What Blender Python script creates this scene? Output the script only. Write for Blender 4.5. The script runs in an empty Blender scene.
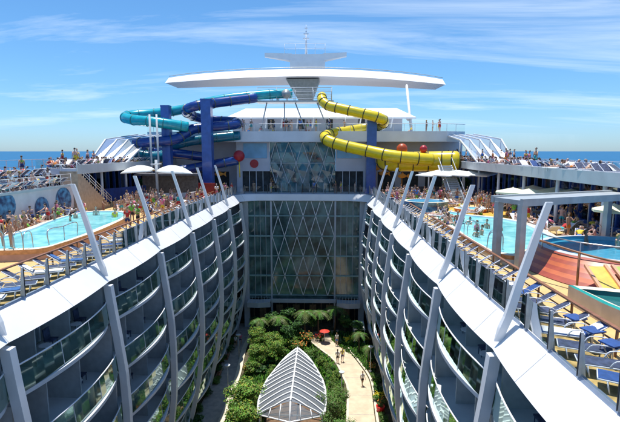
import bpy, bmesh, math, random
from mathutils import Vector, Matrix
PI = math.pi
rnd = random.Random(7)
sc = bpy.context.scene
COL = sc.collection
R = math.radians
# ------------------------------------------------------------------ camera
CAM = Vector((2.7, 0.0, 6.0)); F = 450.0; YAW = R(1.65); PIT = R(7.6)
FW = Vector((-math.sin(YAW)*math.cos(PIT), math.cos(YAW)*math.cos(PIT), -math.sin(PIT)))
RT = Vector((math.cos(YAW), math.sin(YAW), 0)); UP = RT.cross(FW)
cd = bpy.data.cameras.new('camera'); cam = bpy.data.objects.new('camera', cd); COL.objects.link(cam)
cam.location = CAM; cam.rotation_euler = (PI/2-PIT, 0, YAW)
cd.sensor_width = 36; cd.lens = F/620*36; cd.clip_start = .1; cd.clip_end = 90000
sc.camera = cam
def at(px, py, y):
    d = FW + RT*((px-310)/F) + UP*((211-py)/F)
    return CAM + d*((y-CAM.y)/d.y)
def scr(p):
    v = Vector(p)-CAM; k = v.dot(FW)
    return 310+F*v.dot(RT)/k
# ------------------------------------------------------------------ materials
MATS = {}
def mat(name, col, rough=.6, metal=0., var=.12, scale=3., bump=0., spec=.5, detail=4, stretch=None, col2=None, coat=0.):
    if name in MATS: return MATS[name]
    m = bpy.data.materials.new(name); m.use_nodes = True; nt = m.node_tree; N = nt.nodes; L = nt.links
    b = N['Principled BSDF']; b.inputs['Roughness'].default_value = rough; b.inputs['Metallic'].default_value = metal
    b.inputs['Specular IOR Level'].default_value = spec; b.inputs['Coat Weight'].default_value = coat
    tc = N.new('ShaderNodeTexCoord'); mp = N.new('ShaderNodeMapping'); L.new(tc.outputs['Object'], mp.inputs[0])
    if stretch: mp.inputs['Scale'].default_value = stretch
    n = N.new('ShaderNodeTexNoise'); n.inputs['Scale'].default_value = scale; n.inputs['Detail'].default_value = detail
    L.new(mp.outputs[0], n.inputs[0])
    r = N.new('ShaderNodeValToRGB'); L.new(n.outputs['Fac'], r.inputs[0])
    c2 = col2 or tuple(min(1, c*(1+var)) for c in col); c1 = tuple(c*(1-var) for c in col)
    r.color_ramp.elements[0].color = (*c1, 1); r.color_ramp.elements[1].color = (*c2, 1)
    r.color_ramp.elements[0].position = .35; r.color_ramp.elements[1].position = .65
    L.new(r.outputs[0], b.inputs['Base Color'])
    if bump:
        bp = N.new('ShaderNodeBump'); bp.inputs['Strength'].default_value = bump; bp.inputs['Distance'].default_value = .05
        L.new(n.outputs['Fac'], bp.inputs['Height']); L.new(bp.outputs[0], b.inputs['Normal'])
    MATS[name] = m; return m
def glass_mat(name, tint, gloss=.25, rough=.02, gcol=(1, 1, 1), ior=1.45):
    m = bpy.data.materials.new(name); m.use_nodes = True; nt = m.node_tree; N = nt.nodes; L = nt.links
    N.remove(N['Principled BSDF']); o = N['Material Output']
    t = N.new('ShaderNodeBsdfTransparent'); t.inputs[0].default_value = (*tint, 1)
    g = N.new('ShaderNodeBsdfGlossy'); g.inputs['Roughness'].default_value = rough; g.inputs['Color'].default_value = (*gcol, 1)
    fr = N.new('ShaderNodeFresnel'); fr.inputs[0].default_value = ior
    ad = N.new('ShaderNodeMath'); ad.operation = 'ADD'; ad.use_clamp = True; ad.inputs[1].default_value = gloss*.3
    L.new(fr.outputs[0], ad.inputs[0])
    x = N.new('ShaderNodeMixShader'); L.new(ad.outputs[0], x.inputs[0]); L.new(t.outputs[0], x.inputs[1]); L.new(g.outputs[0], x.inputs[2])
    L.new(x.outputs[0], o.inputs[0]); MATS[name] = m; return m
def water_mat(name, col, scale=1.5, bump=.25, rough=.06):
    m = mat(name, col, rough=rough, var=.1, scale=scale, bump=bump, spec=.5, detail=6); return m
WHITE = mat('white_paint', (.80, .81, .82), .38, var=.035, scale=.8)
WHITE2 = mat('white_paint_soft', (.72, .74, .78), .5, var=.05, scale=.5)
LAV = mat('pale_wall_paint', (.56, .57, .64), .6, var=.05, scale=.6)
RIBP = mat('grey_rib_paint', (.62, .65, .68), .42, var=.05, scale=1.2)
GREYM = mat('grey_metal', (.44, .46, .46), .4, .2, var=.1, scale=2)
PALEG = mat('pale_grey', (.50, .53, .56), .5, var=.06, scale=1)
STEEL = mat('steel', (.5, .52, .54), .3, .8, var=.08)
CURB = mat('bluegrey_curb', (.22, .27, .36), .5, var=.08)
POSTM = mat('post_aluminium', (.55, .56, .55), .4, .3, var=.1)
DARKR = mat('dark_rubber', (.03, .035, .045), .5, var=.2)
TEAK = mat('teak_deck', (.50, .33, .13), .65, var=.16, scale=1.2, bump=.1, stretch=(6, .6, 1))
TEAKD = mat('worn_teak', (.46, .32, .12), .7, var=.45, scale=2.2, bump=.2)
SAND = mat('sand_deck', (.62, .41, .17), .7, var=.08, scale=1.5)
SALMON = mat('salmon_tile', (.50, .27, .15), .5, var=.2, scale=5)
CREAM = mat('cream_stone', (.68, .60, .46), .6, var=.08, scale=2)
WOODR = mat('brown_rail', (.26, .11, .05), .4, var=.2, scale=4)
POOLW = mat('pool_water', (.17, .60, .66), .06, var=.12, scale=1.1, bump=.35, detail=8, col2=(.32, .78, .80))  # paler noise tone paints caustic light into the water colour
POOLB = water_mat('pool_water_blue', (.07, .34, .50), 2.5, .3)
TUBW = water_mat('tub_water', (.02, .13, .13), 3, .3)
NAVY = mat('navy_steel', (.035, .10, .38), .3, var=.12, scale=2, coat=.3)
NAVT = mat('navy_tube', (.008, .045, .24), .22, var=.12, scale=2, coat=.5)
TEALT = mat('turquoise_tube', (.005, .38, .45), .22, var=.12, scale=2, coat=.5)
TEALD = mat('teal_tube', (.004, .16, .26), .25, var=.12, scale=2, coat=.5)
YELT = mat('yellow_tube', (.80, .60, .01), .25, var=.06, scale=2, coat=.5)
BLKR = mat('black_ring', (.03, .03, .02), .5)
REDP = mat('red_paint', (.42, .02, .03), .4, var=.1)
MURAL = mat('blue_mural', (.22, .46, .68), .5, var=.14, scale=.8)
MURALW = mat('silver_mural', (.66, .62, .66), .5, var=.08, scale=1.1)
NAVYD = mat('navy_disc', (.02, .07, .24), .35, var=.5, scale=2.5, col2=(.10, .32, .55))
BLUEC = mat('blue_canvas', (.015, .06, .32), .6, var=.25, scale=2)
CANVAS = mat('white_canvas', (.82, .81, .74), .7, var=.03)
CREAMC = mat('cream_canvas', (.80, .78, .55), .7, var=.05)
INT = mat('interior_dark', (.035, .04, .045), .7, var=.4, scale=1.5)
CURT = mat('cabin_wall', (.36, .39, .39), .6, var=.15, scale=.5)
ORANGE = mat('orange_tile', (.52, .13, .05), .4, var=.12, scale=2)
ORANGE2 = mat('rust_tile', (.36, .07, .04), .4, var=.15, scale=2)
PINKT = mat('peach_tile', (.65, .34, .20), .45, var=.1, scale=2)
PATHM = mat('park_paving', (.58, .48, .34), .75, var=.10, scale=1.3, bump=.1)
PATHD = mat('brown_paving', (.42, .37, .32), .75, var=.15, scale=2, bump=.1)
SOIL = mat('soil', (.07, .06, .03), .9, var=.5, scale=2, bump=.5)
BARK = mat('bark', (.12, .08, .05), .9, var=.3, scale=8, bump=.5)
def leafm(n, c): return mat(n, c, .5, var=.45, scale=1.1, spec=.3)
LEAF = [leafm('leaf_bright', (.12, .26, .03)), leafm('leaf_mid', (.07, .18, .025)), leafm('leaf_dark', (.03, .09, .025)), leafm('leaf_yellow', (.24, .25, .035)), leafm('leaf_olive', (.11, .15, .04))]
YELF = mat('yellow_bloom', (.75, .6, .02), .6); REDF = mat('red_bloom', (.6, .03, .02), .6); ORF = mat('orange_bloom', (.7, .25, .05), .6)
FGLASS = mat('facade_glass', (.05, .12, .12), .07, var=.5, scale=.6, spec=.8, col2=(.12, .24, .23))
CGLASS = mat('cabin_glass', (.22, .26, .29), .10, var=.4, scale=.3, spec=.8)
UGLASS = mat('bay_glass', (.02, .08, .10), .04, var=.6, scale=.5, spec=1, col2=(.10, .24, .28))
RAILG = glass_mat('rail_glass', (.88, .93, .91), .08, ior=1.10)
BALG = glass_mat('balcony_glass', (.46, .72, .62), .9, .04, (.8, 1, .93))
ROOFG = glass_mat('roof_glass', (.62, .66, .66), 1.2, .35, (.9, .92, .94))
_n = ROOFG.node_tree; _d = _n.nodes.new('ShaderNodeBsdfDiffuse'); _d.inputs[0].default_value = (.62, .66, .68, 1); _x = _n.nodes.new('ShaderNodeMixShader'); _x.inputs[0].default_value = .08
_o = _n.nodes['Material Output']; _s = _o.inputs[0].links[0].from_socket; _n.links.new(_s, _x.inputs[1]); _n.links.new(_d.outputs[0], _x.inputs[2]); _n.links.new(_x.outputs[0], _o.inputs[0])
SCRG = glass_mat('screen_glass', (.72, .78, .82), 1.2, .3, (.9, .93, .97))
WINDG = glass_mat('wind_glass', (.45, .62, .85), .3)
BLUSL = mat('blue_sling', (.02, .07, .24), .7, var=.2, scale=5)
BLKSL = mat('black_sling', (.045, .06, .12), .7, var=.4, scale=5)
TOWB = mat('towel_white', (.75, .76, .78), .9)
# ------------------------------------------------------------------ mesh helper
class MB:
    def __init__(s): s.v = []; s.f = []; s.m = []; s.k = 0; s.sm = []; s.smooth = False; s.log = []
    def add(s, vs, fs):
        o = len(s.v); s.v += [tuple(v) for v in vs]; s.log.append((o, len(s.v), len(s.f), len(s.f)+len(fs)))
        for f in fs: s.f.append([i+o for i in f]); s.m.append(s.k); s.sm.append(s.smooth)
        return s
    def box(s, c, d, rz=0, rx=0, ry=0):
        M = Matrix.Translation(c) @ Matrix.Rotation(rz, 4, 'Z') @ Matrix.Rotation(rx, 4, 'X') @ Matrix.Rotation(ry, 4, 'Y')
        x, y, z = d[0]/2, d[1]/2, d[2]/2
        vs = [M @ Vector(p) for p in ((-x,-y,-z),(x,-y,-z),(x,y,-z),(-x,y,-z),(-x,-y,z),(x,-y,z),(x,y,z),(-x,y,z))]
        return s.add(vs, [(0,3,2,1),(4,5,6,7),(0,1,5,4),(1,2,6,5),(2,3,7,6),(3,0,4,7)])
    def bb(s, x0, x1, y0, y1, z0, z1): return s.box(((x0+x1)/2, (y0+y1)/2, (z0+z1)/2), (abs(x1-x0), abs(y1-y0), abs(z1-z0)))
    def bar(s, a, b, w, h=None, upv=(0,0,1)):
        a = Vector(a); b = Vector(b); h = h or w; d = (b-a).normalized(); u = Vector(upv)
        if abs(d.dot(u)) > .98: u = Vector((1,0,0))
        r = d.cross(u).normalized()*w/2; t = r.cross(d).normalized()*h/2
        vs = [a-r-t, a+r-t, a+r+t, a-r+t, b-r-t, b+r-t, b+r+t, b-r+t]
        return s.add(vs, [(0,3,2,1),(4,5,6,7),(0,1,5,4),(1,2,6,5),(2,3,7,6),(3,0,4,7)])
    def tube(s, pts, r, n=8, closed=False, caps=True):
        pts = [Vector(p) for p in pts]; rs = r if isinstance(r, (list, tuple)) else [r]*len(pts)
        N = len(pts); vs = []; ref = None
        for i, p in enumerate(pts):
            if closed: d = pts[(i+1) % N]-pts[i-1]
            else: d = pts[min(i+1, N-1)]-pts[max(i-1, 0)]
            d.normalize()
            if ref is None: ref = Vector((0,0,1)) if abs(d.z) < .9 else Vector((1,0,0))
            a = d.cross(ref).normalized(); b = a.cross(d).normalized(); ref = b
            for k in range(n):
                t = 2*PI*k/n; vs.append(p + a*math.cos(t)*rs[i] + b*math.sin(t)*rs[i])
        fs = []
        for i in range(N if closed else N-1):
            j = (i+1) % N
            for k in range(n): fs.append((i*n+k, i*n+(k+1) % n, j*n+(k+1) % n, j*n+k))
        if caps and not closed: fs += [tuple(range(n-1, -1, -1)), tuple(range((N-1)*n, N*n))]
        o = s.smooth; s.smooth = True; s.add(vs, fs); s.smooth = o; return s
    def strip(s, *rows):       # rows of equal length -> quads between
        n = len(rows[0]); vs = [p for r in rows for p in r]; fs = []
        for a in range(len(rows)-1):
            for i in range(n-1): fs.append((a*n+i, a*n+i+1, (a+1)*n+i+1, (a+1)*n+i))
        return s.add(vs, fs)
    def poly(s, pts, z0, z1):  # prism from 2D outline (ccw)
        n = len(pts); vs = [(x, y, z0) for x, y in pts]+[(x, y, z1) for x, y in pts]
        fs = [tuple(range(n-1, -1, -1)), tuple(range(n, 2*n))]+[(i, (i+1) % n, n+(i+1) % n, n+i) for i in range(n)]
        return s.add(vs, fs)
    def cyl(s, c, r, h, n=16, r2=None):
        r2 = r if r2 is None else r2; c = Vector(c)
        vs = [c+Vector((math.cos(2*PI*k/n)*r, math.sin(2*PI*k/n)*r, 0)) for k in range(n)]+[c+Vector((math.cos(2*PI*k/n)*r2, math.sin(2*PI*k/n)*r2, h)) for k in range(n)]
        return s.add(vs, [tuple(range(n-1, -1, -1)), tuple(range(n, 2*n))]+[(k, (k+1) % n, n+(k+1) % n, n+k) for k in range(n)])
    def sph(s, c, r, n=10, m=7):
        c = Vector(c); r = r if isinstance(r, tuple) else (r, r, r); vs = []
        for i in range(m+1):
            a = PI*i/m
            for k in range(n): vs.append(c+Vector((r[0]*math.sin(a)*math.cos(2*PI*k/n), r[1]*math.sin(a)*math.sin(2*PI*k/n), r[2]*math.cos(a))))
        fs = [(i*n+k, (i+1)*n+k, (i+1)*n+(k+1) % n, i*n+(k+1) % n) for i in range(m) for k in range(n)]
        o = s.smooth; s.smooth = True; s.add(vs, fs); s.smooth = o; return s
    def mesh(s, name, mats):
        me = bpy.data.meshes.new(name); me.from_pydata(s.v, [], s.f)
        for m in (mats if isinstance(mats, (list, tuple)) else [mats]): me.materials.append(m)
        me.polygons.foreach_set('material_index', s.m); me.polygons.foreach_set('use_smooth', s.sm); me.update()
        return me
    def build(s, name, mats, parent=None, **kw):
        o = bpy.data.objects.new(name, s.mesh(name, mats)); COL.objects.link(o)
        if parent: o.parent = parent
        return tag(o, **kw)
def tag(o, label=None, cat=None, group=None, kind=None):
    if label: o['label'] = label
    if cat: o['category'] = cat
    if group: o['group'] = group
    if kind: o['kind'] = kind
    return o
def empty(name, loc=(0,0,0), rz=0, **kw):
    o = bpy.data.objects.new(name, None); COL.objects.link(o); o.location = loc; o.rotation_euler = (0,0,rz); o.empty_display_size = .3
    return tag(o, **kw)
KIDS = {}
def copy_tree(o, parent=None):
    if not KIDS.get('ok'):
        pass
    c = o.copy(); COL.objects.link(c); c.parent = parent
    for ch in o.children: copy_tree(ch, c)
    return c
def solid(o, t, off=-1):
    m = o.modifiers.new('s', 'SOLIDIFY'); m.thickness = t; m.offset = off; return o
REG = []   # (obj, base phrase, cluster phrase)
def reg(o, base, where): REG.append((o, base, where)); return o
def ordn(n):
    w = ['first','second','third','fourth','fifth','sixth','seventh','eighth','ninth','tenth']
    if n <= 10: return w[n-1]
    return '%d%s' % (n, 'th' if 10 <= n % 100 <= 20 else {1:'st',2:'nd',3:'rd'}.get(n % 10, 'th'))
def interp(tab, z):
    for (a, xa), (b, xb) in zip(tab, tab[1:]):
        if (a-z)*(b-z) <= 0: return xa+(xb-xa)*(z-a)/(b-a)
    return tab[0][1] if abs(z-tab[0][0]) < abs(z-tab[-1][0]) else tab[-1][1]
def catmull(P, n=6):
    P = [Vector(p) for p in P]; Q = [P[0]*2-P[1]]+P+[P[-1]*2-P[-2]]; out = []
    for i in range(1, len(Q)-2):
        for k in range(n):
            t = k/n; a, b, c, d = Q[i-1], Q[i], Q[i+1], Q[i+2]
            out.append(.5*((2*b)+(c-a)*t+(2*a-5*b+4*c-d)*t*t+(3*b-a-3*c+d)*t**3))
    return out+[P[-1]]
# ------------------------------------------------------------------ world, sun
SUN_EL, SUN_AZ = R(80), R(25)     # azimuth: from +y towards -x
w = bpy.data.worlds.new('World'); sc.world = w; w.use_nodes = True; N = w.node_tree.nodes; L = w.node_tree.links
bg = N['Background']; bg.inputs[1].default_value = .15
sky = N.new('ShaderNodeTexSky'); sky.sky_type = 'NISHITA'; sky.sun_disc = False; sky.sun_elevation = SUN_EL; sky.sun_rotation = -SUN_AZ
sky.air_density = 1.0; sky.dust_density = .25; sky.ozone_density = 3.0; sky.altitude = 0
tc = N.new('ShaderNodeTexCoord'); sx = N.new('ShaderNodeSeparateXYZ'); L.new(tc.outputs['Generated'], sx.inputs[0])
def mth(op, a, b=None, clamp=False):
    n = N.new('ShaderNodeMath'); n.operation = op; n.use_clamp = clamp
    for i, q in enumerate((a, b)):
        if q is None: continue
        if isinstance(q, (int, float)): n.inputs[i].default_value = q
        else: L.new(q, n.inputs[i])
    return n.outputs[0]
zc = mth('MAXIMUM', sx.outputs[2], .03)
u = mth('DIVIDE', sx.outputs[0], mth('ADD', zc, .12)); v = mth('DIVIDE', sx.outputs[1], mth('ADD', zc, .12))
cv = N.new('ShaderNodeCombineXYZ'); L.new(u, cv.inputs[0]); L.new(v, cv.inputs[1])
mp = N.new('ShaderNodeMapping'); mp.inputs['Rotation'].default_value = (0, 0, R(-52)); mp.inputs['Scale'].default_value = (.32, 1.25, 1); mp.inputs['Location'].default_value = (3.1, .6, 0); L.new(cv.outputs[0], mp.inputs[0])
nz = N.new('ShaderNodeTexNoise'); nz.inputs['Scale'].default_value = 1.1; nz.inputs['Detail'].default_value = 9; nz.inputs['Roughness'].default_value = .64; nz.inputs['Distortion'].default_value = .5
L.new(mp.outputs[0], nz.inputs[0])
cl = N.new('ShaderNodeValToRGB'); cl.color_ramp.elements[0].position = .50; cl.color_ramp.elements[1].position = .86; L.new(nz.outputs['Fac'], cl.inputs[0])
cf = mth('MULTIPLY', cl.outputs[0], .75)
lo = mth('MULTIPLY', mth('SUBTRACT', sx.outputs[2], .0), 12, True); cf = mth('MULTIPLY', cf, lo)
tint = N.new('ShaderNodeMixRGB'); tint.blend_type = 'MULTIPLY'; tint.inputs[0].default_value = 1; tint.inputs[2].default_value = (.62, .80, .86, 1)
L.new(sky.outputs[0], tint.inputs[1])
tr = N.new('ShaderNodeValToRGB'); L.new(sx.outputs[2], tr.inputs[0]); ce = tr.color_ramp.elements
ce[0].position = 0.0; ce[0].color = (.31, .45, .68, 1); ce[1].position = .40; ce[1].color = (.32, .53, .66, 1)
for p_, c_ in ((.05, (.34, .50, .70, 1)), (.15, (.33, .52, .67, 1))): q_ = ce.new(p_); q_.color = c_
L.new(tr.outputs[0], tint.inputs[2])
mx = N.new('ShaderNodeMixRGB'); L.new(cf, mx.inputs[0]); L.new(tint.outputs[0], mx.inputs[1]); mx.inputs[2].default_value = (4.9, 5.4, 5.9, 1)
L.new(mx.outputs[0], bg.inputs[0])
sd = bpy.data.lights.new('sun', 'SUN'); sd.energy = 3.7; sd.angle = R(.5); sd.color = (1, .965, .90)
so = bpy.data.objects.new('sun', sd); COL.objects.link(so)
sdir = Vector((-math.sin(SUN_AZ)*math.cos(SUN_EL), math.cos(SUN_AZ)*math.cos(SUN_EL), math.sin(SUN_EL)))
so.rotation_euler = sdir.to_track_quat('Z', 'Y').to_euler()
vs = sc.view_settings; vs.view_transform = 'Standard'; vs.look = 'None'; vs.gamma = 1; vs.exposure = .66; vs.use_curve_mapping = False
sc.cycles.max_bounces = 8; sc.cycles.transparent_max_bounces = 16; sc.cycles.diffuse_bounces = 3; sc.cycles.caustics_reflective = False
# ------------------------------------------------------------------ sea, ship base
b = MB(); b.poly([(math.cos(t*PI/32)*60000, math.sin(t*PI/32)*60000) for t in range(64)], -46, -45)
b.build('sea', mat('sea_water', (.010, .115, .25), .5, spec=.22, var=.12, scale=.02, bump=.4, detail=9), kind='structure')
YN = -12; YF = 62.6; RX = 9.25    # atrium near and far edges, half width
b = MB(); b.bb(-24, -11.4, YN, 130, -45, -.5); b.bb(11.4, 24, YN, 130, -45, -.5); b.bb(-11.4, 11.4, YN, 130, -45, -20); b.bb(-11.4, 11.4, 66, 130, -20, -.5); b.bb(-11.4, 11.4, YN, YN+4, -20, -.5)
b.build('ship_hull', WHITE2, label='white ship hull under the pool deck with the open garden well in its middle', cat='ship hull')
b = MB(); 
for s in (-1, 1):
    b.k = 0; b.poly([(s*x, y) for x, y in (((11.3, YN), (24, YN), (24, 130), (11.3, 130)) if s > 0 else ((11.3, YN), (11.3, 130), (24, 130), (24, YN)))], -.5, 0)
    b.k = 1; b.bb(s*9.62, s*11.3, YN, 62.6, -.45, -.004)
b.k = 2; b.bb(-11.3, 11.3, 62.9, 72, -.5, 0)
b.build('pool_deck', [SAND, TEAKD, PALEG], kind='structure')
# ------------------------------------------------------------------ rim coaming
RIBY = [-.3+7.75*k for k in range(9)]
RIBX = [(5.4, 10.75), (4.2, 10.3), (2, 9.62), (.1, 9.12), (-.35, 8.98), (-.60, 8.92), (-.62, 9.3), (-1.05, 9.25), (-1.10, 8.74), (-3.5, 8.40), (-6, 8.12), (-9, 8.0), (-12, 8.15), (-15, 8.55), (-17.5, 9.1), (-19.5, 9.6)]
def scal(y):                         # 0 at ribs, 1 mid bay
    t = ((y-RIBY[0]) / 7.75) % 1.0
    return abs(math.sin(PI*t))**.75
path = []
yy = YN+4.
while yy < 59.9: path.append((9.42-.06*scal(yy), yy, 8.70-.24*scal(yy), yy)); yy += .3875
for k in range(1, 11):               # corner
    a = PI/2*k/10; path.append((6.72+2.66*math.cos(a), 60.0+2.6*math.sin(a), 6.3+2.5*math.cos(a), 60.0+2.3*math.sin(a) if k < 10 else 62.55))
path.append((3.7, 62.6, 3.4, 62.55)); path.append((0, 62.6, 0, 62.55))
up = []; lo_ = []
for s in (1,):
    up = [(x, y, .0) for x, y, a, c in path]; lo_ = [(a, c, -.90) for x, y, a, c in path]
up = up+[(-x, y, z) for x, y, z in reversed(up[:-1])]; lo_ = lo_+[(-x, y, z) for x, y, z in reversed(lo_[:-1])]
under = [(x*1.25 if abs(x) > 6 else x, y+(.8 if y > 62 else 0), -1.10) for x, y, z in lo_]
back = [(x+(.35 if x > 6.5 else -.35 if x < -6.5 else 0), y+(.3 if y > 61.5 else 0), z+.004) for x, y, z in up]
b = MB(); b.smooth = True; b.strip(back, up); b.strip(up, lo_); b.strip(lo_, under)
o = b.build('rim_coaming', WHITE, label='wide glossy white scalloped rim running round the open garden well', cat='coaming')
b = MB()
for i in range(4, len(up)-1, 10):
    if abs(up[i][0]) < 6.5: continue
    n_ = (Vector(up[i])-Vector(lo_[i])).cross(Vector(up[i+1])-Vector(up[i])).normalized(); n_ = n_ if n_.z > 0 else -n_
    b = MB(); b.bar(Vector(up[i])+n_*.003, Vector(lo_[i])+n_*.003, .022, .006, n_); b.build('panel_joint', mat('seam_grey', (.35, .37, .40), .6), o)
def off(i, d, dz, src=up):
    p = Vector(src[i]); q = Vector(src[min(i+1, len(src)-1)])-Vector(src[max(i-1, 0)]); n = Vector((q.y, -q.x, 0)).normalized(); n = -n if s_out(p, n) else n
    return p+n*d+Vector((0, 0, dz))
def s_out(p, n): return (p+n-Vector((0, 30, 0))).length < (p-Vector((0, 30, 0))).length if abs(p.y-30) < 29 and abs(p.x) < 9.5 and False else (n.x*p.x < -1e-4 if abs(p.x) > 6.9 and p.y < 61.9 else n.y < 0)
# ------------------------------------------------------------------ rim railing
def resample(P, step):
    out = [Vector(P[0])]; acc = 0; tang = [Vector(P[1])-Vector(P[0])]
    for a, c in zip(P, P[1:]):
        a = Vector(a); c = Vector(c); d = (c-a).length; t = step-acc
        while t <= d: out.append(a+(c-a)*(t/d)); tang.append((c-a).normalized()); t += step
        acc = d-(t-step)
    return out, tang
railp = []
for i in range(len(up)):
    x, y, z = up[i]; sx_ = 1 if x > 0 else -1
    if y < 60: railp.append((x+sx_*.16, y, .06))
    elif abs(x) > 6: railp.append((x+sx_*.15, y+.15, .06))
    else: railp.append((x, y+.2, .06))
rl = empty('glass_railing', (0, 0, 0), label='long glass balustrade with grey blade posts standing on the white rim', cat='railing')
b = MB(); b.strip([(x, y, .10) for x, y, z in railp], [(x*1.012, y+(.1 if y > 61 else 0), .10) for x, y, z in railp]); 
b.strip([(x*.990, y-(.1 if y > 61 else 0), -.09) for x, y, z in railp], [(x, y, .10) for x, y, z in railp]); b.build('base_channel', CURB, rl)
b = MB(); b.strip([(x, y, .1) for x, y, z in railp], [(x*1.004, y, 1.12) for x, y, z in railp]); b.build('glass_panel', RAILG, rl)
pts, tg = resample(railp, 1.62)
b = MB()
b.k = 0; b.add([(-.07,-.03,0),(.14,-.03,0),(.0,-.03,1.22),(-.07,-.03,1.22),(-.07,.03,0),(.14,.03,0),(.0,.03,1.22),(-.07,.03,1.22)], [(0,1,2,3),(7,6,5,4),(1,5,6,2),(3,2,6,7)])
b.k = 1; b.box((-.080, .0, .6), (.014, .03, 1.18))
pm = b.mesh('post', [POSTM, DARKR]); n = 0
for p, t in zip(pts, tg):
    if p.y < 4 or n >= 98: continue
    o = bpy.data.objects.new('post', pm); COL.objects.link(o); o.parent = rl; o.location = (p.x, p.y, .08)
    nx = Vector((t.y, -t.x)).normalized()
    if (nx.x*p.x < 0 and abs(p.x) > 7) or (abs(p.x) <= 7 and nx.y < 0): nx = -nx
    o.rotation_euler = (0, 0, math.atan2(nx.y, nx.x)); n += 1
# ------------------------------------------------------------------ ribs
def rib(s, y, i):
    b = MB(); zs = [4.3, 4.15, 3, 1.5, .3, -.1, -.60, -.62, -1.05, -1.1, -2.5, -4, -6, -8, -10, -12, -14, -16, -18, -19.5]
    if y > 58: zs = zs[7:]
    rows = [[], [], [], []]
    for z in zs:
        x = interp(RIBX, z) - (.04 if -1.5 < z < 0 else 0); w_ = (.095-.008*z if z > 0 else .10 if z > -.5 else .03 if z > -.7 else .17); d = (.17-.015*z if z > 0 else .16 if z > -1.07 else .27)
        if z > 4.2: w_ = .05; d = .10
        for r_, (dx, dy) in zip(rows, ((-.12, -w_), (d, -w_), (d, w_), (-.12, w_))): r_.append((s*(x+dx-.05), y+dy, z))
    b.smooth = False; b.strip(*(rows+[rows[0]]) if s > 0 else tuple(reversed(rows+[rows[0]]))); b.add([r_[0] for r_ in rows], [(0, 1, 2, 3)])
    o = b.build('leaning_rib', WHITE, group='leaning ribs along the garden well', cat='rib')
    reg(o, 'tall pale bowed rib crossing white rim', 'on %s garden wall' % ('left' if s < 0 else 'right'))
for s in (-1, 1):
    for i, y in enumerate(RIBY): rib(s, y, i)
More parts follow.
